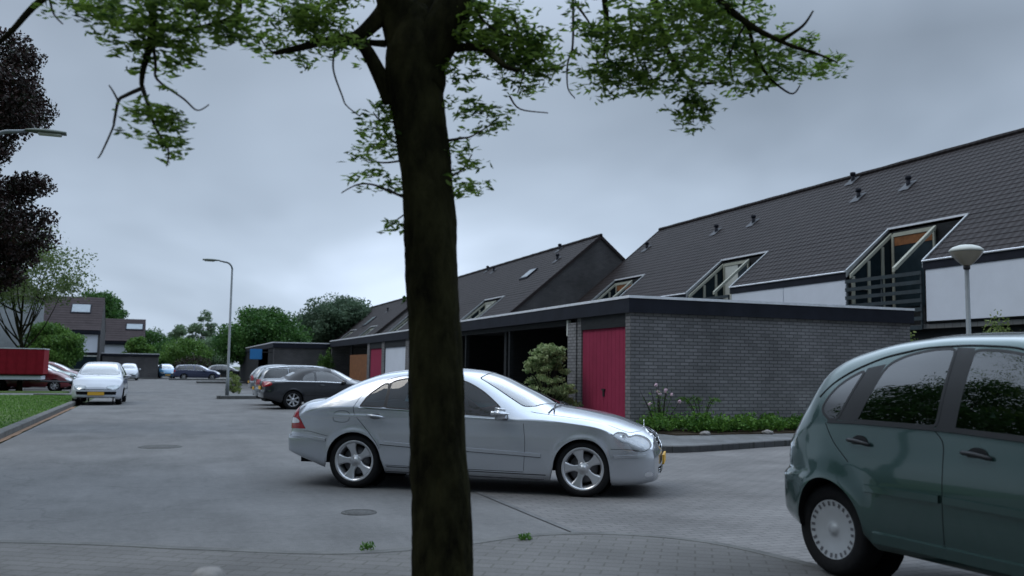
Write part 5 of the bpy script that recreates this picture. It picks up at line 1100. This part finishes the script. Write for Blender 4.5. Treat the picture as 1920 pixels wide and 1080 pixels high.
build_car('dark green-grey car behind the navy estate car at the far right', 'car', C_GENH, P_['dark'], u_at(398, 99), 99.5, 0.05, name='hatchback', detail=0, glass='glass_dark')
# red box trailer
tx1 = u_at(81, 49.2); tr = thing('box_trailer', 'red box trailer with pale chassis parked beyond the left verge', 'trailer', (tx1, 49.2, 0), 0)
b = bx(-6.4, 0, 0, 2.1, .86, 2.08, bev=.03)
for i in range(15): box(b, -6.2+i*.42, -6.17+i*.42, -.018, -.001, .92, 2.02)
obj('box', b, mat('trailer_red', (.24, .012, .022), .8, var=.12), tr); obj('top_rail', bx(-6.42, .02, -.02, 2.12, 2.081, 2.12), 'trim', tr); obj('chassis', bx(-6.1, -.1, .15, 1.95, .62, .80), 'white', tr); b = bmesh.new(); box(b, -6.2, -.05, .1, .2, .801, .859); box(b, -6.2, -.05, 1.9, 2.0, .801, .859); obj('frame_rail', b, 'black', tr)
for wx in (-2.2, -3.0):
    for yy, r_ in ((.18, 0), (1.92, PI)):
        a, b_ = wheel_mesh('spoke', .19, .31, .2); w = link(bpy.data.objects.new('wheel', a), tr); w.location = (wx, yy, .31); w.rotation_euler.z = PI-r_; link(bpy.data.objects.new('tyre', b_), w)
b = bmesh.new(); tube(b, [(-.3, .3, .55), (1.3, 1.05, .5)], .04, 6); tube(b, [(-.3, 1.8, .55), (1.3, 1.05, .5)], .04, 6); tube(b, [(1.2, 1.05, .5), (1.2, 1.05, .05)], .03, 6); obj('drawbar', b, 'black', tr)

# ================================================================== STREET FURNITURE
def street_lamp(label, x, y, h, arm, dirx):
    t = thing('street_lamp', label, 'street lamp', (x, y, 0), 0, 'tall street lamps with a curved arm')
    b = bmesh.new(); tube(b, [(0, 0, 0), (0, 0, .9), (0, 0, .92), (0, 0, h-.35)], [.085, .08, .06, .042], 12); s = dirx
    tube(b, [(0, 0, h-.36)]+[(s*.32*(1-math.cos(a)), 0, h-.36+.32*math.sin(a)) for a in np.linspace(0, PI/2, 8)]+[(s*arm, 0, h+.0)], [.04]*9+[.032], 10); rough_obj('post', b, 'lampgrey', t)
    b = bmesh.new(); L_ = .72; rows = []
    for k in np.linspace(0, 1, 9):
        wd = .055+.085*math.sin(min(1, k*1.15+.12)*PI*.75); hh = .035+.03*math.sin(k*PI*.9); xx = s*(arm-.02+L_*k)
        rows.append([b.verts.new((xx, wd*math.cos(a)*(1 if 1 else 1), h+.01+hh*math.sin(a)*(1.0 if math.sin(a) > 0 else .5))) for a in np.linspace(0, 2*PI, 17)[:-1]])
    for p, q in zip(rows, rows[1:]):
        for k in range(16): b.faces.new((p[k], p[(k+1) % 16], q[(k+1) % 16], q[k]))
    b.faces.new(rows[0]); b.faces.new(rows[-1]); bmesh.ops.recalc_face_normals(b, faces=b.faces[:]); hd = rough_obj('lamp_head', b, 'lamphead', t)
    obj('lens', bx(min(s*(arm+.2), s*(arm+.62)), max(s*(arm+.2), s*(arm+.62)), -.09, .09, h-.045, h-.012, bev=.01), 'offwhite', hd); return t
street_lamp('tall grey street lamp on the kerbed island, arm over the street', 2.62, 41.9, 6.0, .55, -1)
lp = at(52, 246, 17.5); street_lamp('street lamp whose head sticks out of the dark left tree', lp.x-.62, lp.y, lp.z, .6, 1)
gp_ = at(1812, 480, 21); gl = thing('globe_lamp', 'mushroom-shaped lamp on a slim post, between the two white panels', 'street lamp', (gp_.x, gp_.y, .1)); H_ = at(1812, 472, 21).z-.1
b = bmesh.new(); tube(b, [(0, 0, 0), (0, 0, .9), (0, 0, .92), (0, 0, H_-.3)], [.085, .08, .055, .05], 12); rough_obj('post', b, 'lampgrey', gl)
b = bmesh.new(); lathe(b, [(.06, H_-.33), (.10, H_-.31), (.22, H_-.20), (.32, H_-.08), (.355, H_-.01)], 32); g0 = rough_obj('lamp_bowl', b, mat('amber_grey_bowl', (.34, .30, .24), .3, var=.1, coat=.5), gl)
b = bmesh.new(); lathe(b, [(.36, H_-.004), (.375, H_+.012), (.36, H_+.05), (.29, H_+.105), (.16, H_+.15), (.0, H_+.165)], 32); rough_obj('lamp_cap', b, 'offwhite', gl); b = bmesh.new(); lathe(b, [(.052, H_-.42), (.075, H_-.40), (.075, H_-.331), (.0, H_-.33)], 20); rough_obj('collar', b, 'black', gl)
# concrete bollard just below the camera
bp_ = at(392, 1066, 3.55); b = bmesh.new(); lathe(b, [(.0, bp_.z), (.04, bp_.z), (.062, bp_.z-.02), (.066, bp_.z-.08), (.072, .35), (.08, .125), (0, .125)], 24); o = rough_obj('bollard', b, 'stone', None); o.location = (bp_.x, bp_.y, 0); tag(o, 'pale round-topped concrete bollard at the bottom edge left of the trunk', 'bollard')

# ================================================================== TREES AND PLANTS
def P2(px, d): p = at(px, 690, d); return p.x, p.y
x, y = P2(490, 78); tree('round_tree', 'round dense dark green tree beyond the lamp post and the dark garage', x, y, 6.4, 8.2, 'lf_dark', n=42000, leaf=.26, clumps=150, bottom=.6, tr=.2)
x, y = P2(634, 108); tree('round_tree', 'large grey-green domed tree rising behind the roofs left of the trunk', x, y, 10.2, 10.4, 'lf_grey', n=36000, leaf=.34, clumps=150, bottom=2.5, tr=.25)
x, y = P2(178, 126); tree('dark_tree', 'tall dark green tree behind the far left house', x, y, 12.2, 9, 'lf_dark', n=30000, leaf=.4, clumps=110, bottom=2, tr=.3)
x, y = P2(96, 66); tree('round_bush', 'round mid-green bush tree behind the red trailer', x, y, 4.5, 4.6, 'lf_mid', n=24000, leaf=.19, clumps=110, bottom=.3, tr=.12)
x, y = P2(22, 72); tree('hedge_bush', 'green bush at the left edge in front of the pale gable', x, y, 3.9, 5, 'lf_mid', n=16000, leaf=.19, clumps=90, bottom=.3, tr=.12)
x, y = P2(38, 44.5); st_ = tree('slender_tree', 'loose airy tree on the left verge with its bare trunk before the trailer', x, y, 8.3, 6.6, 'lf_sparse', n=9500, leaf=.16, clumps=110, bottom=3.2, tr=.14)
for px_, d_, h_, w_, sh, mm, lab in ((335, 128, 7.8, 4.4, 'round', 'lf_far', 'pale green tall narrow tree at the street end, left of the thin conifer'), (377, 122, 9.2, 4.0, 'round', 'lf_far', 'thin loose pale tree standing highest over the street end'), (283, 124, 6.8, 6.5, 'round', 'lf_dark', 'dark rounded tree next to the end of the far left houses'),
                                 (312, 118, 4.6, 6, 'round', 'lf_dark', 'low dark tree behind the sky-blue car'), (352, 112, 4.8, 6.5, 'round', 'lf_mid', 'mid-green tree right behind the navy estate car'), (400, 116, 5.4, 6.5, 'round', 'lf_far', 'soft green tree between the thin pale tree and the round dark tree'), (258, 97, 4.6, 3.4, 'round', 'lf_mid', 'small green tree in front of the lower far house'), (755, 92, 8.6, 2.6, 'cone', 'lf_dark', 'small dark conifer just left of the near trunk, above the roofs')):
    x, y = P2(px_, d_); tree('conifer' if sh == 'cone' else 'far_tree', lab, x, y, h_, w_, mm, n=9000, leaf=.28, clumps=80, bottom=.4, shape=sh, tr=.14)
bl = clump_points((0, 0, 1.3), (2.4, 1.2, 1.3), 1800, .3); x, y = P2(362, 106); o = leaves('copper_shrub', bl, .2, 'lf_copper', None); o.location = (x, y, 0); tag(o, 'reddish-brown shrub behind the navy estate car', 'shrub')
for lab, pa, pb, v_, h_ in (('dark green hedge closing the far end of the street', 262, 420, 124, 3.2),):
    xa, xb = u_at(pa, v_), u_at(pb, v_); n_ = 16000; bl = np.stack([rng.uniform(xa, xb, n_), rng.uniform(v_-1, v_+1, n_), rng.uniform(.0, 1, n_)**.7*h_], 1); bl[:, 2] *= .85+.2*np.sin(bl[:, 0]*1.3)
    tag(leaves('hedge', bl, .28, 'lf_dark', None), lab, 'hedge')
# copper tree at the left edge
cx, cy = P2(-128, 19.6); ct = thing('copper_tree', 'dark copper-leaved tree filling the left edge beside the verge', 'tree', (cx, cy, 0)); pts = []; bm = bmesh.new()
sp = curve([(-.3, 0, 0), (-.2, 0, 2), (0, .1, 4), (.1, 0, 7.5)], 5); tube(bm, sp, [.24*(1-.8*i/15) for i in range(16)], 10)
for i in range(190):
    zz = 2.9+5.5*((i*.618034) % 1); a = random.uniform(-PI, PI); r_ = random.uniform(.3, 1)*(1.95 if zz > 4 else 1.6)*(1-.3*max(0, (zz-6.9)/1.5)); c_ = Vector((r_*math.cos(a), r_*math.sin(a), zz)); pts.append(clump_points(c_, (.5, .5, .30), 640, .1))
    if i % 3 == 0: b0 = sp[min(15, int(4+zz*1.2))]; tube(bm, curve([b0, (b0+c_)/2+Vector((0, 0, -.2)), c_], 3), [.06, .055, .05, .04, .03, .02, .01], 5, False)
obj('trunk', bm, 'bark', ct, True); leaves('crown', np.concatenate(pts), .085, 'lf_copper', ct, .6)
# variegated shrub before the carport, climbers, shrubs by the houses
x, y = P2(1027, 22.4); t = thing('variegated_shrub', 'cream-and-green variegated shrub between the carport and the red door', 'shrub', (x, y, .1)); pts = []; bm = bmesh.new()
for i in range(120):
    zz = random.uniform(.15, 1.95); r_ = random.uniform(.1, .72)*(1.15-.62*zz/1.9); a = random.uniform(0, 2*PI); c_ = (r_*math.cos(a), r_*math.sin(a), zz); pts.append(clump_points(c_, (.17, .17, .08), 75, .1)); tube(bm, [(0, 0, 0), (c_[0]*.4, c_[1]*.4, zz*.6), c_], [.015, .01, .004], 4, False)
obj('stems', bm, 'twig', t); leaves('foliage', np.concatenate(pts), .085, 'lf_vari', t, .5)
def bush(name, label, x, y, z, rx, ry, rz_, n, leaf, m):
    t = thing(name, label, 'shrub', (x, y, z)); pts = []; bm = bmesh.new()
    for i in range(34):
        d = Vector((random.gauss(0, 1), random.gauss(0, 1), abs(random.gauss(0, 1)))).normalized()*random.uniform(.4, .9); c_ = Vector((d.x*rx, d.y*ry, .15+d.z*rz_)); pts.append(clump_points(c_, (rx*.28, ry*.28, rz_*.2), n//34, .1)); tube(bm, [(0, 0, 0), c_*.5, c_], [.02, .014, .005], 4, False)
    obj('stems', bm, 'twig', t); leaves('foliage', np.concatenate(pts), leaf, m, t); return t
x, y = P2(1722, 26.5); bush('garden_shrub', 'small light green shrub peeping past the end of the brick garage', x, y, 0, .9, .8, 2.75, 3800, .10, 'lf_lime')
x, y = P2(1895, 24.5); bush('garden_shrub', 'light green shrub under the right white panel, above the hatchback roof', x, y, 0, 1.6, 1.1, 3.0, 7500, .10, 'lf_lime')
x, y = u_at(634, 56.0), 56.0; bush('climber', 'green climber growing up the gap between the two farther garages', 9.3, 56.2, 0, .7, .7, 3.2, 3600, .13, 'lf_mid')
bush('garden_shrub', 'small yellow-green shrub at the foot of the tall street lamp', 3.2, 46.5, .1, .5, .5, .9, 900, .1, 'lf_lime')
# planting bed along the brick wall
sheet('planting_bed', [(9.9, 16.55), (17.4, 17.0), (17.4, 18.0), (9.75, 18.0)], .14, 'soil', thick=.03)
pb = []
for i in range(330):
    xx = 9.75+7.6*random.random(); yy = 16.75+.42*(xx-9.8)/7.6+(1.15-.4*(xx-9.8)/7.6)*random.random(); hh = random.uniform(.10, .42)*(.75+.5*noise.noise((xx*1.1, yy, 0))+.2)
    pb.append(clump_points((xx, yy, .16+hh*.6), (.16, .16, hh*.6), 46, .0))
tag(leaves('bed_plants', np.concatenate(pb), .085, 'lf_bed', None, .55), kind='stuff')
bs = bmesh.new()
for i, (xx, yy) in enumerate([(10.6, 16.55), (12.2, 16.62), (13.5, 16.72), (14.3, 16.8)]):
    b = bmesh.new(); bmesh.ops.create_icosphere(b, subdivisions=3, radius=1); r_ = random.uniform(.08, .12)
    for v in b.verts: v.co = Vector((v.co.x*r_*1.3, v.co.y*r_, v.co.z*r_*.6))*(1+.25*noise.noise(v.co*2+Vector((i, 0, 0))))
    o = rough_obj('stone', b, 'stone', None); o.location = (xx, yy, .15); tag(o, ('first', 'second', 'third', 'fourth')[i]+' small pale stone from the red door along the edge of the planting bed', 'stone', 'stones edging the planting bed')
bs.free()
fl = thing('flowering_plant', 'tall stalks with pale pink flowers at the brick corner right of the red door', 'plant', (10.05, 17.45, .12)); bm = bmesh.new(); lf = []
for i in range(16):
    a = random.uniform(0, 2*PI); r_ = random.uniform(.1, .55); hh = random.uniform(.6, 1.12); tip_ = Vector((r_*math.cos(a), r_*math.sin(a)*.6, hh)); tube(bm, [(tip_.x*.2, tip_.y*.2, 0), (tip_.x*.6, tip_.y*.6, hh*.6), tip_], [.008, .007, .004], 4)
    for k in range(14): q = tip_*(.2+.7*random.random()); lf.append((q.x+random.gauss(0, .05), q.y+random.gauss(0, .05), q.z))
    if i % 2 == 0:
        fm = bmesh.new(); bmesh.ops.create_icosphere(fm, subdivisions=3, radius=.032)
        for v in fm.verts: v.co = tip_+v.co*(1+.9*noise.noise(v.co*55+Vector((i, 0, 0))))
        obj('flower_head', fm, 'flower', fl)
obj('stems', bm, 'twig', fl); leaves('foliage', np.array(lf), .09, 'lf_bed', fl, .35)
fe = thing('fern', 'arching green fronds rising above the bed plants beside the pink flowers', 'plant', (11.1, 17.5, .12)); bm = bmesh.new(); lf = []
for i in range(7):
    a = random.uniform(0, 2*PI); pr_ = [Vector((math.cos(a)*.6*t_, math.sin(a)*.4*t_, .72*math.sin(t_*1.9))) for t_ in np.linspace(0, 1, 8)]; tube(bm, pr_, [.008]*7+[.002], 4)
    for q in pr_[2:]:
        for k in range(7): lf.append((q.x+random.gauss(0, .04), q.y+random.gauss(0, .04), q.z+random.gauss(0, .02)))
obj('stems', bm, 'twig', fe); leaves('foliage', np.array(lf), .09, 'lf_bed', fe, .25)
# weeds in the paving joints
for px_, py_, lab in ((690, 1030, 'small green weed in the paving left of the trunk'), (985, 1012, 'small green weed in the paving right of the trunk')):
    q = gz(px_, py_, .12); o = leaves('weed', clump_points((0, 0, .02), (.07, .05, .03), 90, 0), .035, 'lf_bed', None, .4); o.location = (q[0], q[1], .12); tag(o, lab, 'weed')

# ------------------------------------------------------------------ the near tree
D0 = 4.85; TB = at(838, 1180, D0); nt_ = thing('street_tree', 'near tree whose thick dark trunk stands in front of the silver saloon', 'tree', (TB.x, TB.y, .12)); base = Vector((TB.x, TB.y, .12))
def rel(px, py, d): return at(px, py, d)-base
bm = bmesh.new()
tk = [(842, 1192, 190), (834, 1120, 124), (832, 1080, 115), (828, 950, 108), (822, 850, 103), (819, 750, 101), (815, 650, 100), (810, 550, 99), (807, 450, 98), (803, 370, 97), (797, 300, 98), (786, 220, 100), (776, 150, 112), (777, 100, 112), (778, 55, 84), (780, 10, 40)]
sp = [rel(a, b_, D0) for a, b_, w in tk]; sp[0].z = -.05; k_ = D0/FPX
rough_pts = curve(sp, 12); ws = []
for i in range(len(tk)-1):
    for j in range(12): ws.append((tk[i][2]*(1-j/12)+tk[i+1][2]*j/12)*k_/2)
ws.append(tk[-1][2]*k_/2)
tube(bm, rough_pts, ws, 72)
for v in bm.verts:                                  # bark relief
    q = v.co; ax_ = Vector((rough_pts[min(range(0, len(rough_pts), 3), key=lambda i: abs(rough_pts[i].z-q.z))].x, 0, 0)); r_ = Vector((q.x, q.y, 0)); n_ = noise.noise((q.x*9, q.y*9, q.z*2.2))*.012+noise.noise((q.x*26, q.y*26, q.z*6))*.007+noise.noise((q.x*60, q.y*60, q.z*18))*.004-.012*max(0, noise.noise((q.x*30, q.y*30, q.z*4))); v.co += Vector((q.x-ax_.x, q.y, 0)).normalized()*n_
def limb(pp, r0, r1, n=8, tw=None):
    P_l = [rel(*p) for p in pp]; c = curve(P_l, 5); m_ = len(c)
    for i in range(1, m_-1): c[i] = c[i]+Vector((noise.noise(c[i]*3), noise.noise(c[i]*3+Vector((9, 0, 0))), noise.noise(c[i]*3+Vector((0, 9, 0)))))*min(.03, r0*.5)
    tube(tw or bm, c, [r0+(r1-r0)*(i/(m_-1))**.8 for i in range(m_)], n); return c
# main forks leave the frame upwards
limb([(778, 130, D0), (750, 40, D0), (720, -60, D0-.1), (660, -200, D0-.3), (560, -420, D0-.2)], .135, .05, 14)
limb([(776, 130, D0), (825, 50, D0), (872, -30, D0+.05), (930, -140, D0+.2), (1060, -300, D0+.3)], .145, .06, 14)
limb([(790, 160, D0), (800, 60, D0+.1), (800, -100, D0+.3), (820, -350, D0+.5)], .13, .05, 12)
limb([(735, 190, D0), (705, 120, D0-.05), (672, 82, D0-.1), (610, 78, D0-.15), (560, 90, D0-.2), (515, 100, D0-.2)], .05, .012)
limb([(722, 20, D0), (700, 45, D0-.05), (668, 72, D0-.1), (640, 78, D0-.1)], .055, .03)
limb([(722, 82, D0), (690, 80, D0), (640, 72, D0-.1)], .022, .014)
limb([(845, 88, D0), (905, 92, D0-.1), (945, 120, D0-.2), (975, 130, D0-.2)], .03, .008)
limb([(930, -140, D0+.2), (1100, -150, D0), (1260, -70, D0-.1), (1340, -5, D0-.1), (1400, 40, D0-.2), (1465, 75, D0-.2), (1530, 100, D0-.3), (1570, 118, D0-.3)], .042, .003)
limb([(1100, -150, D0), (1130, -40, D0+.1), (1140, 60, D0+.15), (1132, 110, D0+.2)], .03, .008)
limb([(1180, -110, D0), (1230, 10, D0+.3), (1250, 90, D0+.3), (1290, 150, D0+.2), (1345, 155, D0+.2)], .03, .006)
limb([(1465, 75, D0-.2), (1505, 48, D0-.25), (1525, 20, D0-.3)], .012, .004, 6)
limb([(1400, 40, D0-.2), (1430, 130, D0), (1480, 175, D0), (1500, 160, D0)], .012, .003, 6)
limb([(560, -420, D0-.2), (420, -200, D0-.4), (300, -60, D0-.5), (284, 60, D0-.5), (270, 130, D0-.5), (268, 166, D0-.5)], .035, .010)
limb([(420, -200, D0-.4), (440, -40, D0-.4), (445, 20, D0-.4), (400, 45, D0-.4), (330, 60, D0-.4)], .025, .008)
limb([(300, -60, D0-.5), (180, -60, D0-.5), (75, 0, D0-.5), (20, 55, D0-.5), (-20, 90, D0-.5)], .026, .010)
obj('trunk', bm, 'bark', nt_, True)
for pp, r0 in (([(268, 166, D0-.5), (235, 180, D0-.5), (222, 190, D0-.5), (215, 225, D0-.5), (212, 240, D0-.5), (192, 285, D0-.5), (184, 297, D0-.5)], .011), ([(268, 166, D0-.5), (280, 200, D0-.5), (292, 240, D0-.5), (315, 280, D0-.5), (312, 312, D0-.5)], .012),
               ([(284, 60, D0-.5), (292, 120, D0-.5), (296, 150, D0-.5), (345, 185, D0-.5), (370, 206, D0-.5), (392, 196, D0-.5)], .009), ([(222, 190, D0-.5), (212, 172, D0-.5), (204, 160, D0-.5)], .006), ([(92, -5, D0-.5), (100, 25, D0-.5), (118, 45, D0-.5)], .007),
               ([(1074, -30, D0+.1), (1075, 40, D0+.1), (1073, 92, D0+.1), (1064, 120, D0+.1), (1064, 165, D0+.1), (1078, 185, D0+.1)], .009), ([(1073, 92, D0+.1), (1090, 105, D0+.1)], .006), ([(1078, 5, D0+.1), (1100, 35, D0+.1), (1125, 75, D0+.1)], .010),
               ([(628, 90, D0-.1), (625, 130, D0-.1), (642, 180, D0-.1), (650, 198, D0-.1), (675, 218, D0-.1)], .006), ([(955, 180, D0), (975, 205, D0), (1028, 212, D0)], .006), ([(1000, 130, D0), (1035, 130, D0), (1062, 122, D0)], .006),
               ([(765, 372, D0), (735, 360, D0-.1), (700, 347, D0-.1), (670, 347, D0-.1), (640, 362, D0-.1)], .009), ([(836, 265, D0), (865, 260, D0-.1), (885, 256, D0-.1), (925, 232, D0-.1)], .009), ([(758, 230, D0), (715, 225, D0), (700, 210, D0)], .008), ([(760, 300, D0), (720, 305, D0), (690, 300, D0)], .007),
               ([(762, 400, D0), (745, 412, D0), (725, 430, D0)], .005), ([(848, 330, D0), (870, 315, D0), (885, 290, D0)], .007), ([(1296, 160, D0), (1300, 190, D0), (1300, 230, D0)], .005), ([(1180, 20, D0+.2), (1195, 110, D0+.2), (1235, 160, D0+.2)], .01), ([(515, 100, D0-.2), (500, 90, D0-.2), (488, 72, D0-.2)], .006),
               ([(1400, 40, D0-.2), (1370, 100, D0-.1), (1375, 150, D0)], .008), ([(960, 20, D0), (975, 70, D0), (985, 120, D0), (970, 175, D0)], .010), ([(880, -20, D0), (900, 30, D0-.1), (935, 60, D0-.1), (985, 75, D0)], .012)):
    tw = bmesh.new(); limb(pp, r0, .003, 6, tw); obj('twig', tw, 'twig', nt_, True)
CL = [(300, 10, 120, 55, 1500), (285, 78, 66, 38, 700), (170, 20, 55, 30, 170), (130, 18, 40, 25, 70), (395, 30, 60, 40, 360), (440, 62, 32, 20, 90), (455, 22, 30, 26, 80), (335, 110, 36, 18, 60),
 (292, 212, 36, 34, 190), (305, 248, 42, 30, 170), (325, 285, 26, 20, 80), (265, 205, 22, 18, 35),
 (560, 35, 72, 48, 560), (628, 25, 52, 38, 330), (535, 92, 38, 18, 110), (630, 95, 55, 16, 100), (600, 60, 60, 30, 260), (505, 62, 20, 22, 40),
 (722, 200, 28, 26, 60), (705, 238, 36, 32, 120), (692, 288, 32, 22, 65), (712, 345, 40, 20, 80), (745, 420, 22, 16, 40), (700, 325, 25, 14, 35), (730, 270, 28, 26, 60),
 (865, 95, 32, 50, 170), (895, 45, 60, 45, 430), (868, 205, 32, 14, 50), (905, 222, 45, 20, 120), (868, 310, 26, 42, 140), (880, 352, 22, 16, 45), (850, 140, 24, 26, 50), (925, 245, 28, 12, 40),
 (975, 105, 48, 48, 620), (1008, 95, 30, 38, 260), (950, 40, 60, 36, 300), (968, 168, 24, 14, 50), (925, 85, 45, 28, 150),
 (1140, 55, 60, 60, 480), (1205, 100, 62, 52, 480), (1265, 40, 105, 52, 1000), (1140, 140, 50, 28, 210), (1350, 30, 75, 42, 620), (1320, 110, 90, 40, 520), (1430, 100, 62, 45, 360), (1530, 122, 38, 16, 90), (1240, 150, 58, 20, 130), (1390, 150, 60, 18, 110), (1190, 160, 32, 20, 70), (1480, 90, 45, 30, 130), (1490, 130, 40, 20, 80), (1130, 165, 15, 20, 25),
 (1298, 198, 34, 18, 130), (1295, 225, 24, 14, 60), (1318, 205, 24, 14, 60)]
PT = []
for cx_, cy_, rx_, ry_, n_ in CL:
    dd = D0-.5 if cx_ < 460 else D0-.15 if cx_ < 700 else D0; c_ = rel(cx_, cy_, dd); s_ = dd/FPX; dep = max(rx_, ry_)*s_*1.2; sub = max(4, n_//9)
    n_ = int(n_*(.72 if cx_ < 460 else .75 if cx_ < 700 else .95)); sub = max(4, n_//9)
    for j in range(sub):                             # leaf tufts inside each clump
        e3 = Vector((random.gauss(0, .62)*rx_*s_, random.gauss(0, .5)*dep, random.gauss(0, .62)*ry_*s_))
        e3.x = max(-1.15*rx_*s_, min(1.15*rx_*s_, e3.x)); e3.z = max(-1.15*ry_*s_, min(1.15*ry_*s_, e3.z))
        PT.append(clump_points(c_+_r0*e3.x+_f0*e3.y+_z*e3.z, (.085, .085, .035), max(3, int(n_*1.45)//sub), 0))
# the rest of the crown, above the frame
for i in range(620):
    a = random.uniform(0, 2*PI); r_ = random.uniform(.3, 3.9); zz = random.uniform(3.6, 7.4); c_ = Vector((r_*math.cos(a), r_*math.sin(a)*.9, zz))
    if r_*.5 > 8.0-zz or c_.z+base.z < CAMH+.55+.43*max(0, (c_+base).dot(_f0)): continue
    PT.append(clump_points(c_, (.4, .4, .22), 80, 0))
leaves('crown', np.concatenate(PT), .056, 'lf_fore', nt_, .30, flat=.7)

# street trees further along the left verge, outside the frame on the left: the cars mirror them
tree('street_tree', 'broad green tree on the left verge nearest the camera', -6.6, 12.0, 12.0, 7.4, 'lf_dark', n=26000, leaf=.18, clumps=140, bottom=2.6, tr=.2)
tree('street_tree', 'broad green tree farther back on the left verge', -9.5, 2.0, 9.5, 7, 'lf_dark', n=20000, leaf=.18, clumps=120, bottom=2.4, tr=.22)
tree('street_tree', 'tall green tree on the left behind the camera', -6.5, -8.0, 10, 8, 'lf_dark', n=18000, leaf=.2, clumps=110, bottom=2.2, tr=.24)
